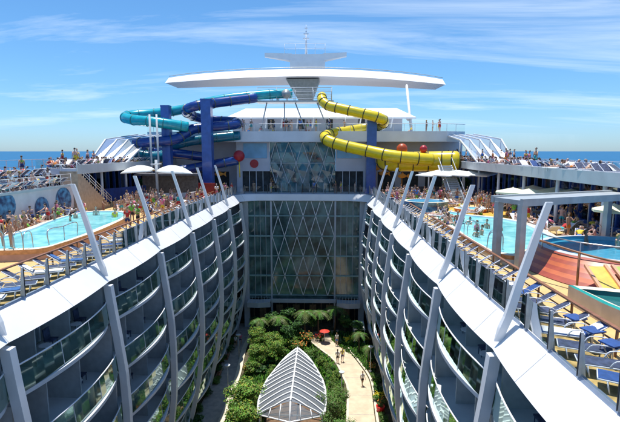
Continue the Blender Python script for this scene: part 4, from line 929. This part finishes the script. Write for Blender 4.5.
for px, py, y in ((513, 190, 40), (533, 187.5, 44), (555, 189.5, 40), (577, 187.5, 43), (530, 191, 39), (571, 191.5, 38)):
    p = A(px, py, y); umbrella(p.x, p.y, p.z-.15, 1.5, CREAMC, 'flat cream parasol', 'beyond the grey pergola')
p = A(590, 193.5, 34); umbrella(p.x, p.y, p.z-.1, 1.5, mat('pink_canvas', (.75, .38, .36), .7), 'flat pink parasol', 'beyond the grey pergola')
p = A(614, 208, 28); umbrella(p.x, p.y, p.z-.1, 1.2, CREAMC, 'cream parasol under the pergola end', 'at the right edge')
# bar, blue band, red counter at the left far end
e = empty('pool_bar', (-16.5, 55, 0), label='curved white bar counter under the sail canopy', cat='bar')
b = MB(); P = [(-19.5, 52.5), (-17.8, 51.2), (-15.6, 50.9), (-13.6, 51.6), (-12.6, 53)]; b.strip([(x, y, 0) for x, y in P], [(x, y, 1.15) for x, y in P], [(x, y+.6, 1.15) for x, y in P]); fp(b, 'counter', WHITE2, e)
b = MB(); b.bb(-20, -13, 56, 56.2, 0, 3); b.bb(-20.3, -12.6, 54.3, 56.3, 3.0, 3.25); fp(b, 'back_wall', mat('bar_back', (.12, .12, .13), .5, var=.3), e)
b = MB(); b.bb(-15.8, -11.2, 57.4, 57.7, .1, 1.9); fp(b, 'red_panel', mat('dark_red', (.25, .02, .02), .5, var=.1), e)
b = MB(); b.strip([(-22.6, 50, .2), (-20.5, 54.5, .2), (-19, 57, .2)], [(-22.6, 50, 1.7), (-20.5, 54.5, 1.7), (-19, 57, 1.7)]); b.build('blue_screen', BLUEC, label='dark blue fabric screen behind the left crowd', cat='screen'); 
b = MB(); b.bb(13.4, 21.5, 60.2, 60.4, 0, 1.3); b.build('dark_counter', mat('counter_dark', (.06, .06, .07), .5, var=.3), label='long dark counter below the yellow slide', cat='counter')
# planters / hedge
for x, y, nm in ((-21, 58, 'left'), (19.5, 61, 'right')):
    for k in range(3): plant('tree_dark', x+k*1.3, y+k*.3, .5, 'dark potted shrub', 'behind the %s deck crowd' % nm, z=0, name='shrub')
# ------------------------------------------------------------------ people
SK = [mat('skin_'+n_, c, .5, var=.06, scale=9) for n_, c in (('light', (.58, .38, .29)), ('tan', (.46, .28, .19)), ('brown', (.28, .15, .10)), ('pink', (.60, .37, .30)))]
HR = [mat('hair_'+n_, c, .6, var=.2, scale=20) for n_, c in (('dark', (.03, .02, .015)), ('brown', (.10, .05, .02)), ('blond', (.40, .27, .10)), ('grey', (.35, .34, .33)))]
CLC = {'red': (.5, .03, .03), 'navy': (.02, .04, .16), 'blue': (.04, .18, .55), 'white': (.75, .75, .75), 'black': (.02, .02, .025), 'yellow': (.70, .55, .05), 'green': (.15, .42, .05), 'pink': (.70, .18, .30), 'turquoise': (.04, .42, .45), 'orange': (.70, .22, .03)}
CLM = {k: mat('cloth_'+k, c, .85, var=.12, scale=12) for k, c in CLC.items()}
EYE = mat('eye', (.02, .02, .02), .2)
def fk(pz, lean, th, sh, armu, armf, spl=(.12, .12), splf=(0, 0)):
    V = Vector; P = V((0, 0, pz)); u_ = V((0, math.sin(lean), math.cos(lean))); J = {}
    J['pelvis'] = P; J['waist'] = P+.15*u_; J['chest'] = P+.36*u_; J['neck'] = P+.53*u_
    hu = (u_+V((0, -.25*max(0, math.sin(lean)), .3))).normalized(); J['head'] = J['neck']+.13*hu; J['up'] = hu
    for i, s in enumerate((-1, 1)):
        J['sho', s] = P+.47*u_+V((s*.175, 0, 0)); a = armu[i]; d = V((s*math.sin(spl[i]), -math.sin(a)*math.cos(spl[i]), -math.cos(a)*math.cos(spl[i]))); J['elb', s] = J['sho', s]+.29*d
        a = armf[i]; d = V((s*math.sin(splf[i]), -math.sin(a)*math.cos(splf[i]), -math.cos(a)*math.cos(splf[i]))); J['wri', s] = J['elb', s]+.25*d; J['hd', s] = d
        J['hip', s] = P+V((s*.09, 0, -.04)); t = th[i]; J['kne', s] = J['hip', s]+.43*V((s*.04, -math.sin(t), -math.cos(t))).normalized()
        q = sh[i]; J['ank', s] = J['kne', s]+.41*V((0, -math.sin(q), -math.cos(q))); J['toe', s] = J['ank', s]+V((s*.02, -math.cos(q), math.sin(q)))*.17+V((0, -math.sin(q), -math.cos(q)))*.05
    return J
def skin(verts, edges, radii, root=0, sub=1):
    me = bpy.data.meshes.new('t'); me.from_pydata([tuple(v_) for v_ in verts], edges, []); o = bpy.data.objects.new('t', me); COL.objects.link(o)
    o.modifiers.new('k', 'SKIN'); sv = me.skin_vertices[0].data
    for i, r_ in enumerate(radii): sv[i].radius = (r_, r_) if not isinstance(r_, tuple) else r_; sv[i].use_root = (i == root)
    if sub: m = o.modifiers.new('s', 'SUBSURF'); m.levels = sub; m.render_levels = sub
    dg = bpy.context.evaluated_depsgraph_get(); ne = bpy.data.meshes.new_from_object(o.evaluated_get(dg)); bpy.data.objects.remove(o)
    vs_ = [v_.co.copy() for v_ in ne.vertices]; fs = [tuple(p.vertices) for p in ne.polygons]; return vs_, fs
def body(J, fem):
    vs_ = []; es = []; rs = []; ix = {}
    def v_(k, p, r_): ix[k] = len(vs_); vs_.append(p); rs.append(r_)
    v_('pelvis', J['pelvis'], (.125, .105)); v_('waist', J['waist'], (.105 if fem else .12, .09)); v_('chest', J['chest'], (.125 if fem else .145, .10)); v_('neck', J['neck'], .052)
    v_('head', J['head']-J['up']*.02, .055)
    es += [(0, 1), (1, 2), (2, 3), (3, 4)]
    for s in (-1, 1):
        for k, r_ in (('sho', .056), ('elb', .042), ('wri', .028)): v_((k, s), J[k, s], r_)
        d = J['hd', s]; si = d.orthogonal().normalized(); si = Vector((1, 0, 0)) if abs(d.x) < .8 else si; si = (si-d*si.dot(d)).normalized(); nn = d.cross(si)
        v_(('palm', s), J['wri', s]+d*.07, (.040, .018))
        es += [(ix['chest'], ix['sho', s]), (ix['sho', s], ix['elb', s]), (ix['elb', s], ix['wri', s]), (ix['wri', s], ix['palm', s])]
        for k, r_ in (('hip', .085), ('kne', .056), ('ank', .036), ('toe', .030)): v_((k, s), J[k, s], r_)
        mid = J['hip', s].lerp(J['kne', s], .45); v_(('thi', s), mid, .078); cf_ = J['kne', s].lerp(J['ank', s], .35); v_(('cal', s), cf_, .054)
        es += [(0, ix['hip', s]), (ix['hip', s], ix['thi', s]), (ix['thi', s], ix['kne', s]), (ix['kne', s], ix['cal', s]), (ix['cal', s], ix['ank', s]), (ix['ank', s], ix['toe', s])]
    a, f_ = skin(vs_, es, rs); b = MB(); b.smooth = True; b.add(a, f_)
    for s in (-1, 1):   # fingers: four of unequal length and a thumb off the palm side
        d = J['hd', s]; si = Vector((1, 0, 0)); si = (si-d*si.dot(d)).normalized(); nn = d.cross(si); w_ = J['wri', s]
        for q, (o_, l) in enumerate(((-.027, .065), (-.009, .078), (.009, .073), (.027, .058))):
            p0 = w_+d*.075+si*o_; b.tube([p0, p0+d*l*.6, p0+d*l*.95+nn*l*.3*s], [.0095, .0085, .006], 5)
        p0 = w_+d*.03-si*.02*s; b.tube([p0, p0-si*.035*s+d*.025, p0-si*.045*s+d*.055], [.011, .010, .007], 5)
    h = J['head']+J['up']*.055; up_ = J['up']; fw_ = Vector((0, -1, 0)); fw_ = (fw_-up_*fw_.dot(up_)).normalized(); rt_ = fw_.cross(up_)
    M3 = Matrix((rt_, -fw_, up_)).transposed(); t_ = MB(); t_.smooth = True; t_.sph((0, 0, 0), (.075, .092, .115), 14, 10)
    t_.add([(-.013, -.088, -.02), (.013, -.088, -.02), (0, -.115, -.022), (0, -.088, .02)], [(0, 2, 3), (2, 1, 3), (0, 1, 2)])
    for s in (-1, 1): t_.sph((s*.076, .005, -.01), (.012, .02, .03), 6, 5)
    t_.k = 1
    for s in (-1, 1): t_.sph((s*.028, -.082, .008), (.013, .010, .008), 6, 4)
    t_.k = 2; t_.box((0, -.087, -.052), (.04, .012, .009))
    n0 = len(b.v); 
    for i, f2 in enumerate(t_.f): b.f.append([q+n0 for q in f2]); b.m.append(t_.m[i]); b.sm.append(True)
    b.v += [tuple(h+M3 @ Vector(q)) for q in t_.v]
    hr = MB(); hr.smooth = True; tt = MB(); tt.sph((0, .014, .022), (.084, .096, .108), 14, 10)
    if fem: tt.tube([(0, .075, .04), (0, .105, -.06), (0, .09, -.17)], [.06, .062, .03], 8)
    keep = [f2 for f2 in tt.f if not all(tt.v[q][1] < -.02 and tt.v[q][2] < .065 for q in f2) and not all(tt.v[q][2] < -.045 and tt.v[q][1] < .06 for q in f2)]
    hr.add([tuple(h+M3 @ Vector(q)) for q in tt.v], keep)
    return b, hr
def cloth(J, kind, fem):
    vs_ = []; es = []; rs = []
    if kind == 'shorts':
        vs_ = [J['pelvis'], J['pelvis'].lerp(J['waist'], .6)]; rs = [(.140, .120), (.130, .112)]; es = [(0, 1)]
        for s in (-1, 1): n0 = len(vs_); vs_ += [J['hip', s], J['hip', s].lerp(J['kne', s], .55)]; rs += [.100, .098]; es += [(0, n0), (n0, n0+1)]
    elif kind == 'shirt':
        vs_ = [J['waist'].lerp(J['pelvis'], .7), J['waist'], J['chest'], J['neck'].lerp(J['chest'], .3)]; rs = [(.145, .120), (.132, .11), (.158, .118), (.075, .07)]; es = [(0, 1), (1, 2), (2, 3)]
        for s in (-1, 1): n0 = len(vs_); vs_ += [J['sho', s], J['sho', s].lerp(J['elb', s], .6)]; rs += [.072, .066]; es += [(2, n0), (n0, n0+1)]
    elif kind == 'brief':
        vs_ = [J['pelvis']-Vector((0, 0, .03)), J['pelvis'].lerp(J['waist'], .25)]; rs = [(.135, .115), (.130, .11)]; es = [(0, 1)]
        for s in (-1, 1): n0 = len(vs_); vs_ += [J['hip', s]-Vector((0, 0, .01))]; rs += [.095]; es += [(0, n0)]
    elif kind == 'top':
        vs_ = [J['waist'].lerp(J['chest'], .65), J['chest'].lerp(J['neck'], .15)]; rs = [(.130, .112), (.135, .115)]; es = [(0, 1)]
    a, f_ = skin(vs_, es, rs); b = MB(); b.smooth = True; b.add(a, f_); return b
POSE = {   # pelvis z, lean, thighs, shins, upper arms, forearms
 'standing': (.93, 0, (0.0, .04), (0, -.03), (.05, .1), (.35, .3), (.14, .14), (0, 0)),
 'standing_waving': (.93, .03, (.12, -.08), (-.02, -.12), (.1, 2.6), (.5, 3.3), (.16, .35), (0, -.3)),
 'standing_folded': (.93, .0, (.02, -.05), (-.02, -.1), (.5, .4), (1.7, 1.7), (.2, .25), (-.7, -.6)),
 'leaning': (.90, -.32, (.25, -.05), (-.05, -.25), (.9, .4), (1.2, 1.5), (.2, .3), (-.1, -.5)),
 'drinking': (.93, .06, (.1, -.12), (-.02, -.16), (.15, .7), (.2, 2.4), (.14, .2), (0, -.25)),
 'walking': (.91, -.05, (.42, -.25), (.1, -.62), (-.35, .35), (-.1, .8), (.12, .12), (0, 0)),
 'sitting': (.13, .12, (1.45, 1.5), (.1, .18), (.5, .4), (1.1, 1.2), (.12, .2), (-.2, -.2)),
 'sitting_ground': (.12, .25, (1.75, 2.0), (1.0, .5), (-.5, .5), (-.1, 1.2), (.25, .1), (0, -.2)),
 'reclining': (.14, .95, (1.5, 1.72), (1.55, 1.25), (.7, .5), (1.5, 1.4), (.3, .2), (-.2, -.3)),
 'lying': (.12, 1.5, (1.56, 1.56), (1.56, 1.56), (1.5, 1.5), (1.5, 1.5), (.2, .25), (0, 0)),
}
PM = {}
for ps, a in POSE.items():
    for fem in (0, 1):
        J = fk(*a); bm_, hm = body(J, fem)
        PM[ps, fem] = (bm_.mesh('person', [SK[0], EYE, mat('lips', (.45, .12, .10), .5)]), hm.mesh('hair', HR[0]), {k: cloth(J, k, fem).mesh(k, CLM['red']) for k in (('brief', 'top') if fem else ('shorts', 'shirt'))})
NAMEC = {'shorts': 'shorts', 'shirt': 'shirt', 'brief': 'bikini bottom', 'top': 'bikini top'}
POSW = {'standing': 'standing', 'standing_waving': 'waving', 'standing_folded': 'standing', 'leaning': 'leaning', 'drinking': 'drinking', 'walking': 'walking', 'sitting': 'sitting', 'sitting_ground': 'sitting', 'reclining': 'reclining', 'lying': 'lying'}
def person(x, y, z, rz, ps, where, fem=None, c1=None, c2=None, group=None, sk=None, s=None):
    fem = rnd.random() < .5 if fem is None else fem; fem = int(fem); me, hm, cl_ = PM[ps, fem]
    o = bpy.data.objects.new('person', me); COL.objects.link(o); o.location = (x, y, z); o.rotation_euler = (0, 0, rz); q = s or rnd.uniform(.95, 1.05)*(.94 if fem else 1.02); o.scale = (q, q, q)
    o.material_slots[0].link = 'OBJECT'; o.material_slots[0].material = sk or rnd.choice([SK[0], SK[0], SK[1], SK[1], SK[3], SK[2]])
    h = bpy.data.objects.new('hair', hm); COL.objects.link(h); h.parent = o; h.material_slots[0].link = 'OBJECT'; h.material_slots[0].material = rnd.choice(HR[:3]+HR)
    ca = c1 or rnd.choice(list(CLM)); 
    def put(k, c):
        m = bpy.data.objects.new({'brief': 'bikini_bottom', 'top': 'bikini_top'}.get(k, k), cl_[k]); COL.objects.link(m); m.parent = o; m.material_slots[0].link = 'OBJECT'; m.material_slots[0].material = CLM[c]
    if fem: put('brief', ca); put('top', ca); look = '%s woman in %s bikini' % (POSW[ps], ca)
    else:
        put('shorts', ca); look = '%s man in %s shorts' % (POSW[ps], ca)
        if c2 is None and rnd.random() < .6: c2 = rnd.choice(['white', 'red', 'blue', 'yellow', 'green', 'black', 'navy', 'pink'])
        if c2: put('shirt', c2); look = '%s man, %s shirt, %s shorts' % (POSW[ps], c2, ca)
    tag(o, cat='person', group=group or 'people '+where); reg(o, look.replace(' standing with one arm raised', ' waving'), where); return o
def rest_on(x, y, z, rz):
    global rnd_k
    rnd_k = rnd.choice((1, 1, 2, 3)); rest_lounger(x, y, z, rz)
def crowd(n, f_, where, poses, zf=0, minsep=.55):
    done = []; tries = 0
    while len(done) < n and tries < n*30:
        tries += 1; x, y = f_()
        if any(abs(x-a)+abs(y-c) < minsep for a, c in done): continue
        done.append((x, y)); ps = rnd.choice(poses); z = zf(x, y) if callable(zf) else zf; rz = rnd.uniform(0, 6.28)
        if ps == 'reclining': rest_on(x, y, z, rz); z += .3
        person(x, y, z, rz, ps, where)
U = rnd.uniform
# seated folk need something to sit on: small stools/benches
stm = MB(); stm.cyl((0, 0, 0), .15, .42, 10); stm.cyl((0, 0, .38), .22, .06, 12); STM = stm.mesh('stool', WHITE2)
def seat_at(x, y, z, where):
    o = bpy.data.objects.new('stool', STM); COL.objects.link(o); o.location = (x, y, z); tag(o, cat='stool', group='white stools on the deck'); reg(o, 'small round white stool', where)
def sit_person(x, y, z, rz, where): seat_at(x, y, z, where); person(x, y, z+.40, rz, 'sitting', where)
REST = MB(); RESTM = [SK[0], SK[1], SK[3], HR[0], HR[1]]+list(CLM.values())
LOWB = {}
def low(ps, fem):
    if (ps, fem) in LOWB: return LOWB[ps, fem]
    out = []; me, hm, cl_ = PM[ps, fem]
    J = fk(*POSE[ps]); b_ = MB(); b_.smooth = True
    for a_, c_, r1, r2 in (('pelvis', 'waist', .125, .11), ('waist', 'chest', .11, .14), ('chest', 'neck', .14, .06), ('neck', 'head', .05, .05)): b_.tube([J[a_], J[c_]], [r1, r2], 6)
    for s_ in (-1, 1): b_.tube([J['sho', s_], J['elb', s_], J['wri', s_], J['wri', s_]+J['hd', s_]*.15], [.056, .042, .028, .02], 5); b_.tube([J['hip', s_], J['kne', s_], J['ank', s_], J['toe', s_]], [.085, .056, .036, .03], 5)
    b_.sph(J['head']+J['up']*.055, (.078, .09, .11), 8, 6)
    h_ = MB(); h_.smooth = True; h_.sph(J['head']+J['up']*.085+Vector((0, .02, 0)), (.084, .094, .09), 8, 5)
    c_ = MB(); c_.smooth = True; c_.tube([J['pelvis']-Vector((0, 0, .05)), J['waist']], [.14, .12], 8)
    for s_ in (-1, 1): c_.tube([J['hip', s_], J['hip', s_].lerp(J['kne', s_], .2 if fem else .55)], .1, 6)
    c2 = MB(); c2.smooth = True; c2.tube([J['waist'].lerp(J['chest'], .5), J['chest'].lerp(J['neck'], .3)] if fem else [J['pelvis'].lerp(J['waist'], .5), J['chest'], J['neck'].lerp(J['chest'], .3)], [.13, .135] if fem else [.14, .155, .08], 8)
    LOWB[ps, fem] = (b_, h_, c_, c2); return LOWB[ps, fem]
def crowd_rest(n, f_, poses, z, minsep=.6):
    done = []; tries = 0
    while len(done) < n and tries < n*20:
        tries += 1; x, y = f_()
        if any(abs(x-a)+abs(y-c) < minsep for a, c in done): continue
        done.append((x, y)); ps = rnd.choice(poses); rz = rnd.uniform(0, 6.28); zz = z
        if ps == 'reclining' and z < 5:
            zz = z+.3 if z < 1 else z+.2
            if z < 1: rest_on(x, y, z, rz)
        M_ = Matrix.Translation((x, y, zz)) @ Matrix.Rotation(rz, 4, 'Z') @ Matrix.Scale(rnd.uniform(.9, 1.06), 4)
        fem = rnd.random() < .5; bs = low(ps, fem); n0 = len(CLM)
        ks = [rnd.choice((0, 0, 1, 2)), rnd.choice((3, 3, 4)), 5+rnd.randrange(n0), 5+rnd.randrange(n0)]
        for i_, q in enumerate(bs):
            if i_ == 3 and not fem and rnd.random() < .5: continue
            REST.k = ks[i_]; REST.smooth = True; REST.add([tuple(M_ @ Vector(v_)) for v_ in q.v], q.f)
# left pool far side: sunbathers along the mural wall
for i in range(30):
    t = i/29; y = 26+t*14.5; x = -19.6-.7*math.sin(i*2.1)
    ps = ['reclining', 'sitting_ground', 'standing', 'lying', 'sitting_ground'][i % 5]
    person(x-.1 if ps != 'standing' else x+.5, y, .0 if ps in ('standing',) else .02, PI/2+U(-.5, .5), ps, 'along mural wall')
crowd_rest(34, lambda: (U(-20.4, -19.2), U(25, 41)), ['reclining', 'sitting_ground', 'reclining', 'leaning'], 0, .5)
crowd_rest(26, lambda: (U(-21.9, -21.2), U(24, 41)), ['reclining', 'sitting_ground'], 2.95, .5); crowd_rest(26, lambda: (U(-23.8, -22.9), U(24, 41)), ['reclining', 'sitting_ground', 'reclining', 'standing'], 3.78, .5)
W1 = 'at near end of left pool'
crowd(10, lambda: (U(-19.8, -18.1), U(24.8, 30)), W1, ['standing', 'leaning', 'sitting_ground', 'reclining', 'drinking'])
person(-14.6, 24.05, .65, 2.6, 'standing', 'by left pool rails', 1, 'black', sk=SK[1]); person(-15.4, 24.3, .65, -2.6, 'standing', 'by left pool rails', 1, 'pink', sk=SK[0])
person(-12.05, 33.2, 0, .3, 'standing', 'outside left pool', 0, 'navy', 'red', sk=SK[1]); person(-12.0, 35.0, 0, 1.3, 'standing_folded', 'outside left pool', 0, 'black', 'green'); person(-11.9, 38.8, 0, 2, 'standing', 'outside left pool', 0, 'white', 'yellow')
person(-13.3, 36.9, 0, .8, 'standing', 'outside left pool', 0, 'black', 'green')
W2 = 'beyond left pool'
crowd_rest(55, lambda: (U(-18.6, -11.2), U(44.5, 53)), ['standing', 'leaning', 'drinking', 'reclining', 'reclining', 'sitting_ground', 'reclining', 'standing_folded', 'sitting_ground', 'standing_waving', 'walking'], 0)
crowd(42, lambda: (U(-18.2, -11.6), U(40.6, 48.2)), W2, ['standing', 'leaning', 'drinking', 'reclining', 'reclining', 'sitting_ground', 'reclining', 'standing_folded', 'sitting_ground', 'standing_waving', 'walking'], minsep=.75)
crowd(7, lambda: (U(-14, -10.2), U(51.5, 61)), 'near thick navy column', ['standing', 'walking', 'standing_folded'], minsep=.8)
for k in range(6): sit_person(U(-13.5, -11.8), 42+k*1.6, 0, U(0, 6.2), W2)
W3 = 'in left pool'
for x, y in ((-17.2, 34.5), (-16.8, 37.8), (-15.4, 38.4), (-14.6, 36.6), (-17.6, 36)): person(x, y, -.55, U(0, 6), 'standing', W3)
W4 = 'in right pool'
for px, py in ((477, 224), (482, 228), (487, 222), (470, 218), (477, 230), (500, 224), (462, 216)):
    d = FW+RT*((px-310)/F)+UP*((211-py)/F); p = CAM+d*((.9-CAM.z)/d.z); person(p.x, p.y, -.62, U(0, 6), rnd.choice(['standing', 'standing_folded']), W4)
W5 = 'on right pool edge'
crowd(13, lambda: (U(11.9, 13.0), U(33.5, 39.5)), W5, ['sitting_ground', 'reclining', 'lying', 'sitting_ground'], .55, .55)
W6 = 'beyond right pool'
crowd_rest(75, lambda: (U(10.2, 21), U(51, 60)), ['standing', 'leaning', 'drinking', 'reclining', 'reclining', 'sitting_ground', 'reclining', 'standing_folded', 'sitting_ground', 'standing_waving', 'walking'], 0)
crowd(40, lambda: (U(10.2, 20), U(47.8, 55)), W6, ['standing', 'leaning', 'drinking', 'reclining', 'reclining', 'sitting_ground', 'reclining', 'standing_folded', 'sitting_ground', 'standing_waving', 'walking'], minsep=.85)
crowd(17, lambda: (U(15.5, 20), U(39.5, 48)), 'on yellow platform', ['standing', 'sitting_ground', 'reclining', 'standing_folded'], .25, .8)
W7 = 'seen under pergola'
crowd_rest(40, lambda: (U(18.7, 23.3), U(36, 50)), ['reclining', 'sitting_ground', 'standing'], 0)
crowd(36, lambda: (U(18.7, 23), U(27, 39)), W7, ['reclining', 'reclining', 'reclining', 'sitting_ground', 'drinking', 'leaning'], 0, .85)
for x, y in ((18.3, 23.8), (19.2, 24.6), (17.2, 24.8)): person(x, y, .05, U(0, 6), 'standing', 'in blue splash pool')
for s, n_, y1 in ((-1, 17, 46), (1, 20, 46)):
    sn = 'left' if s < 0 else 'right'
    crowd_rest(230 if s < 0 else 270, lambda: (s*U(20.8, 23.7), U(42, 92)), ['standing', 'reclining', 'sitting_ground', 'sitting_ground', 'reclining', 'reclining', 'sitting_ground', 'sitting_ground'], UZ+.12, .45)
    crowd(n_, lambda: (s*U(20.9, 23.6), U(30 if s > 0 else 42.5, y1+(8 if s < 0 else 0))), 'on %s raised deck' % sn, ['reclining', 'reclining', 'sitting_ground', 'reclining', 'sitting_ground', 'reclining', 'lying'], UZ+.03, .7)
crowd(5, lambda: (-U(21.2, 22), U(29, 41)), 'above mural wall', ['sitting_ground', 'leaning', 'standing'], 2.77, .8)
crowd_rest(22, lambda: (U(-9, 20), U(65.2, 67.5)), ['standing', 'standing_folded', 'sitting_ground'], 8.76)
crowd(12, lambda: (U(-9, 20), U(64.7, 65.6)), 'behind upper railing', ['standing', 'standing_folded', 'walking'], 8.76, .8)
crowd(6, lambda: (U(-8.5, 8.2), U(63.6, 65)), 'by dark windows', ['standing', 'walking'], .01, .8)
crowd(3, lambda: (U(-6, 3), U(66.5, 68.5)), 'on slide platform', ['standing', 'standing_folded'], 13.2, .8)
for x, y, c in ((-9.6, 58.5, 'white'), (-8.9, 61.2, 'red')): person(x-.9, y, .0, 1, 'standing', 'near thick navy column', 0, 'navy', c)
WP = 'on sunny path'
person(7.1, 46.4, -19.48, .3, 'walking', WP, 0, 'black', 'white', sk=SK[1]); person(4.55, 51.6, -19.48, 3.3, 'walking', WP, 0, 'black', 'white'); person(5.15, 52.0, -19.48, 3.2, 'walking', WP, 0, 'navy', 'yellow'); person(4.6, 56.6, -19.48, 0, 'standing', WP, 0, 'blue', 'white')
person(-8.6, 55.6, -19.48, 0, 'walking', 'on shaded path', 0, 'black', 'white'); person(-8.1, 56.4, -19.48, 0, 'walking', 'on shaded path', 0, 'navy', 'pink')
LREST.build('sun_loungers', [WHITE2, BLKSL, BLUSL, TOWB], label='far rows of sun loungers filling the raised decks', kind='stuff', cat='sun loungers')
o = REST.build('crowd', RESTM, label='distant bathers packed on the raised decks and behind the pools', kind='stuff', cat='crowd')
# park furniture
b = MB(); b.cyl((8.45, 41.6, -19.5), .34, .6, 14, .45); o = b.build('red_planter', mat('red_pot', (.6, .02, .02), .4), label='red round planter beside the sunny path', cat='planter')
plant('shrub_mid', 8.45, 41.6, .35, 'small mid green shrub', 'in the red planter', z=-18.95)
b = MB(); b.k = 0; b.cyl((3.0, 57.6, -17.9), .7, .25, 8, .05); b.k = 1; b.cyl((3.0, 57.6, -19.5), .05, 1.7, 6); b.build('red_parasol', [mat('red_canvas', (.6, .04, .02), .7), PALEG], label='small red parasol at the far end of the garden path', cat='parasol')
b = MB(); b.bb(6.9, 8.4, 57.4, 60.2, -17.6, -17.45); 
for x in (7.0, 8.3):
    for y in (57.5, 60.1): b.box((x, y, -18.55), (.1, .1, 1.9))
b.build('white_canopy_frame', WHITE, label='flat white canopy by the end wall right of the path', cat='canopy')
def lamp(x, y):
    b = MB(); b.k = 0; b.tube([(0, 0, 0), (0, 0, 3.0)], .05, 8); b.cyl((0, 0, 0), .14, .15, 10); b.k = 1; b.cyl((0, 0, 3.0), .22, .14, 12, .3); o = b.build('garden_lamp', [GREYM, PALEG], cat='lamp post', group='garden lamp posts'); o.location = (x, y, -19.5); reg(o, 'slim grey garden lamp post', 'beside the garden paths')
for x, y in ((-7.3, 44.6), (-7.6, 52.5), (4.7, 43.5), (8.3, 49.6)): lamp(x, y)
def bench(x, y, rz, where):
    e = empty('garden_bench', (x, y, -19.49), rz, cat='bench'); b = MB(); b.box((0, 0, .45), (1.5, .45, .05)); b.build('seat', WOODR, e); b = MB(); b.box((0, .22, .72), (1.5, .04, .42), rx=-.15); b.build('backrest', WOODR, e)
    for s in (-.65, .65): b = MB(); b.box((s, 0, .22), (.06, .42, .43)); b.build('leg', GREYM, e)
    reg(e, 'dark wooden garden bench', where)
bench(-9.0, 47.5, -PI/2, 'on shaded path'); bench(-9.0, 52.0, -PI/2, 'on shaded path')
# ------------------------------------------------------------------ labels
bpy.context.view_layer.update()
from collections import defaultdict
G = defaultdict(list)
for o, base, where in REG: G[base, where].append(o)
for (base, where), L_ in G.items():
    if len(L_) == 1: L_[0]['label'] = '%s %s' % (base, where)
    else:
        def key(o):
            if o.name.startswith('leaning_rib'): return sum((Vector(c)).y for c in o.bound_box)/8
            return o.location.y if ('railing' in where or 'rib' in base) else scr(o.location)
        near = key(L_[0]) is not None and ('glass railing' in where or 'rib' in base)
        L_.sort(key=key)
        for i, o in enumerate(L_):
            o['label'] = '%s %s, %s from %s' % (base, where, ordn(i+1), 'near end' if near else 'left')
